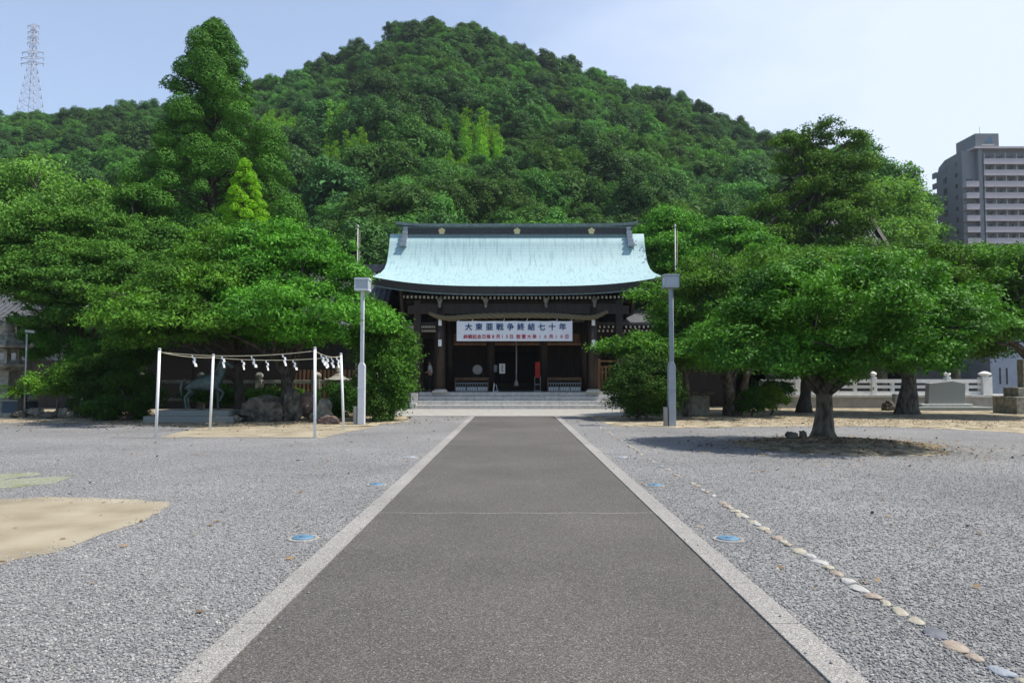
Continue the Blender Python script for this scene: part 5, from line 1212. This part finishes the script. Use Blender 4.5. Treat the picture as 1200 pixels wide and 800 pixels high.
tree('broadleaf_tree', 'green broadleaf tree filling the gap before the apartment tower', 'tree', (X(1120, 42), 42, 0), [(1110, 318, 42, 60, 24), (1165, 312, 42, 45, 24), (1060, 312, 41, 45, 22)], ch, .19, .95, .9, .4, 109, .3, at(1115, 370, 42))
tree('round_shrub', 'dark round evergreen shrub at the foot of the grey lamp post', 'shrub', G(748, 492), [(755, 450, 27.4, 39, 37), (741, 457, 27.2, 27, 28), (774, 462, 27.5, 26, 26)], M['shrub'], .10, 1.1, .32, .8, 110, .08, at(748, 470, 27.5), lo=-.95, nlimb=6, covr=1.0)
for px, py, Y, rx, ry, lb in ((903, 467, 30.5, 19, 13, 'small clipped bush left of the mound cherry trunk'), (880, 468, 30.0, 16, 14, 'darker clipped bush beside the forked cherry'), (905, 456, 33, 22, 12, 'low bush behind the small clipped bush')):
    tree('clipped_bush', lb, 'bush', (X(px, Y), Y, 0), [(px, py, Y, rx, ry)], M['hedge'] if px == 903 else M['shrub'], .09, 1.1, .2, .8, int(px), .04, at(px, py+6, Y), lo=-.95, nlimb=4, covr=1.0)
# left group
tree('cherry_tree', 'large cherry tree over the rope enclosure, right of the horse', 'tree', G(338, 489), [(372, 330, 27.6, 52, 46), (330, 300, 29, 62, 46), (412, 378, 26.5, 42, 32), (345, 366, 25.5, 78, 30), (350, 395, 27.2, 72, 15), (300, 345, 28, 70, 44), (392, 308, 28.5, 30, 26)], ch, .15, 1.0, .7, .45, 111, .32, at(334, 428, 28.6), nlimb=22)
tree('cherry_tree', 'broad cherry tree spreading over the horse statue', 'tree', G(280, 490), [(240, 340, 27.2, 70, 40), (180, 360, 26.2, 56, 28), (265, 305, 29, 50, 36), (212, 376, 25.6, 92, 22), (215, 393, 27.4, 80, 15), (150, 352, 27.4, 30, 18)], ch, .15, 1.0, .7, .42, 112, .22, at(277, 425, 28), bark='bark_dark', nlimb=20)
tree('evergreen_tree', 'dense yellowish green evergreen bush right of the white lamp post', 'tree', G(458, 492), [(457, 435, 27.2, 28, 46), (451, 400, 27.4, 31, 44), (445, 458, 27, 32, 32), (436, 384, 27.8, 26, 28)], M['hedge'], .12, 1.1, .42, .75, 113, .1, at(458, 450, 27.2), lo=-.95, nlimb=8, covr=.9)
cedar('cedar_tree', 'tall pointed cedar towering above the left trees', (X(243, 47), 47, 0), Z(27, 47), 6.6, M['cedar'], 7, 5.5, nb=185, bough=1.0, leaf=.17)
cedar('conifer_tree', 'small bright lime green conifer in front of the tall cedar', (X(283, 40), 40, 0), Z(188, 40), 2.0, M['lime'], 9, 5.5, nb=120, bough=.40, leaf=.14)
tree('pine_tree', 'spreading pine at the left behind the stone lantern', 'tree', (X(85, 31.5), 31.5, 0), [(105, 300, 31.5, 55, 22), (40, 290, 32, 50, 24), (150, 325, 31, 42, 20), (80, 335, 30.5, 62, 20), (5, 335, 30, 34, 20), (20, 318, 30.5, 40, 18), (130, 365, 30.5, 50, 18), (62, 375, 30.5, 40, 14), (75, 265, 32.5, 52, 22), (130, 270, 33, 34, 20), (55, 320, 31, 60, 22), (100, 350, 30.5, 60, 22), (165, 345, 30.5, 34, 22), (15, 305, 32, 40, 24)], M['pine'], .15, 1.0, .6, .4, 114, .24, at(95, 375, 31.5), bark='bark_dark', nlimb=26, hang=.1, covr=.85)
tree('broadleaf_tree', 'pale green broadleaf tree rising at the far left', 'tree', (X(35, 50), 50, 0), [(25, 232, 50, 58, 42), (90, 245, 49, 36, 36), (-30, 250, 50, 50, 45), (40, 270, 48, 70, 30)], M['pale'], .28, 1.0, 1.0, .7, 115, .4, at(35, 320, 50), nlimb=14)
tree('pine_tree', 'dark pine between the pale broadleaf and the cedar', 'tree', (X(160, 41), 41, 0), [(165, 240, 42, 30, 20), (140, 262, 41, 38, 18), (185, 280, 41, 36, 22), (150, 300, 40, 45, 20), (205, 305, 40, 26, 25)], M['pine'], .2, 1.0, .8, .45, 116, .3, at(162, 330, 41), bark='bark_dark', nlimb=16, hang=0)
for px, py, Y, rx, ry, m_, lb, pr in ((70, 398, 32, 44, 22, 'pine', 'loose pine-like bush before the eaves of the plaster house', .4), (160, 408, 29, 26, 24, 'shrub', 'dark bush under the left edge of the broad cherry', .4), (150, 462, 27.5, 34, 30, 'shrub', 'large dark shrub left of the front left rope pole', .35), (112, 452, 29, 30, 34, 'shrub', 'dark leafy shrub behind the small garden sign', .35), (66, 446, 28.5, 30, 18, 'cherry', 'bright light green shrub beside the stone stele', .3), (104, 418, 30.5, 24, 24, 'cherry_dark', 'loose upright shrub before the white plaster wall', .4), (128, 420, 30.5, 30, 38, 'shrub', 'tall dark shrub at the corner of the timber hall', .4), (120, 478, 26.8, 20, 13, 'shrub', 'low dark shrub on the left garden edge', .2), (325, 463, 30, 36, 8, 'cherry', 'strip of bright low hedge behind the large dark rock', .2), (255, 462, 30, 40, 10, 'shrub', 'dark low hedge behind the horse statue', .2), (400, 470, 29.5, 30, 20, 'shrub', 'dark shrub behind the rear right rope pole', .3), (436, 474, 26.3, 16, 20, 'shrub', 'small dark shrub at the foot of the white lamp post', .25)):
    tree('garden_shrub', lb, 'shrub', (X(px, Y), Y, 0), [(px, py, Y, rx, ry)], M[m_], .11, 1.05, pr, .7, int(px+py), .05, at(px, min(py+8, 480), Y), lo=-.9, nlimb=6, covr=.9)
# cycad
rs = np.random.RandomState(3); o = empty('cycad_plant', (X(27, 29.5), 29.5, 0)); tag(o, 'cycad with arching yellow-green fronds before the stone lantern', 'plant')
b = MB(); b.tube([(0, 0, -.1), (.02, 0, .5), (0, 0, .95)], [.2, .18, .14], 10); b.build('trunk', M['bark_dark'], o)
L_ = Leaves()
for k in range(34):
    a = k*2.4; el = .2+.9*rs.rand(); Ln = 1.0+.3*rs.rand(); pts = []
    for i in range(26):
        t = i/25; r_ = Ln*t*math.cos(el*(1-t*.6)); z = .95+Ln*(t*math.sin(el)-.55*t*t); pts.append((r_*math.cos(a), r_*math.sin(a), z))
    pts = np.array(pts)
    for sd in (-1, 1):
        off = np.array([-math.sin(a), math.cos(a), 0])*sd*.07
        L_.add(pts+off, np.tile([0, 0, 1.0], (26, 1))+.2*rs.normal(size=(26, 3)), .16, .03)
link('crown', L_.mesh('crown', M['bamboo'], rs), o)
# right tall pine, camphor, dark trees beyond
tree('pine_tree', 'tall ragged pine with olive needles right of the hill', 'tree', (X(950, 47), 47, 0), [(962, 160, 47, 28, 17), (925, 170, 47, 17, 14), (1000, 165, 47, 16, 12), (935, 195, 47.5, 34, 18), (985, 198, 46.5, 40, 18), (955, 225, 47, 55, 20), (915, 245, 47, 38, 16), (1000, 240, 46, 38, 18), (992, 268, 45.5, 34, 14), (955, 262, 46, 60, 20), (905, 282, 46, 45, 16), (975, 295, 45.5, 50, 16), (925, 305, 45.5, 45, 14)], M['olive'], .20, .85, .62, .55, 117, .35, at(952, 200, 47), bark='bark_dark', nlimb=40, hang=0)
tree('camphor_tree', 'bright rounded camphor tree between the pine and the tower', 'tree', (X(1025, 62), 62, 0), [(1000, 240, 62, 30, 28), (1040, 248, 62, 36, 34), (1065, 270, 61, 26, 26), (985, 265, 61, 30, 28), (1025, 285, 60, 50, 30)], M['pale'], .32, 1.0, 1.1, .75, 118, .5, at(1025, 330, 62), nlimb=12)
tree('broadleaf_tree', 'dark broadleaf tree behind the top of the camphor tree', 'tree', (X(1062, 88), 88, 0), [(1060, 222, 88, 26, 27), (1078, 252, 88, 20, 26), (1052, 260, 88, 30, 30), (1070, 285, 88, 30, 30)], M['forest_mid'], .40, 1.0, 1.3, .7, 119, .5, at(1062, 330, 88))
tree('broadleaf_tree', 'dark rounded tree directly right of the pine top', 'tree', (X(1008, 88), 88, 0), [(1005, 190, 88, 30, 26), (985, 210, 88, 34, 34), (1020, 215, 88, 22, 30)], M['forest'], .40, 1.0, 1.3, .7, 120, .5, at(1008, 330, 88))

# ------------------------------------------------------------------ thin summer haze
m = bpy.data.materials.new('haze'); m.use_nodes = True; nt = m.node_tree; nt.nodes.remove(nt.nodes['Principled BSDF'])
pv = nt.nodes.new('ShaderNodeVolumePrincipled'); pv.inputs['Color'].default_value = (0.80, 0.88, 1.0, 1); pv.inputs['Density'].default_value = 0.00017; pv.inputs['Anisotropy'].default_value = 0.2
nt.links.new(pv.outputs[0], nt.nodes['Material Output'].inputs['Volume'])
tag(MB().box(-420, 380, -12, 420, -1.0, 190).build('haze', m), 'thin pale summer haze in the air', 'haze', kind='stuff')
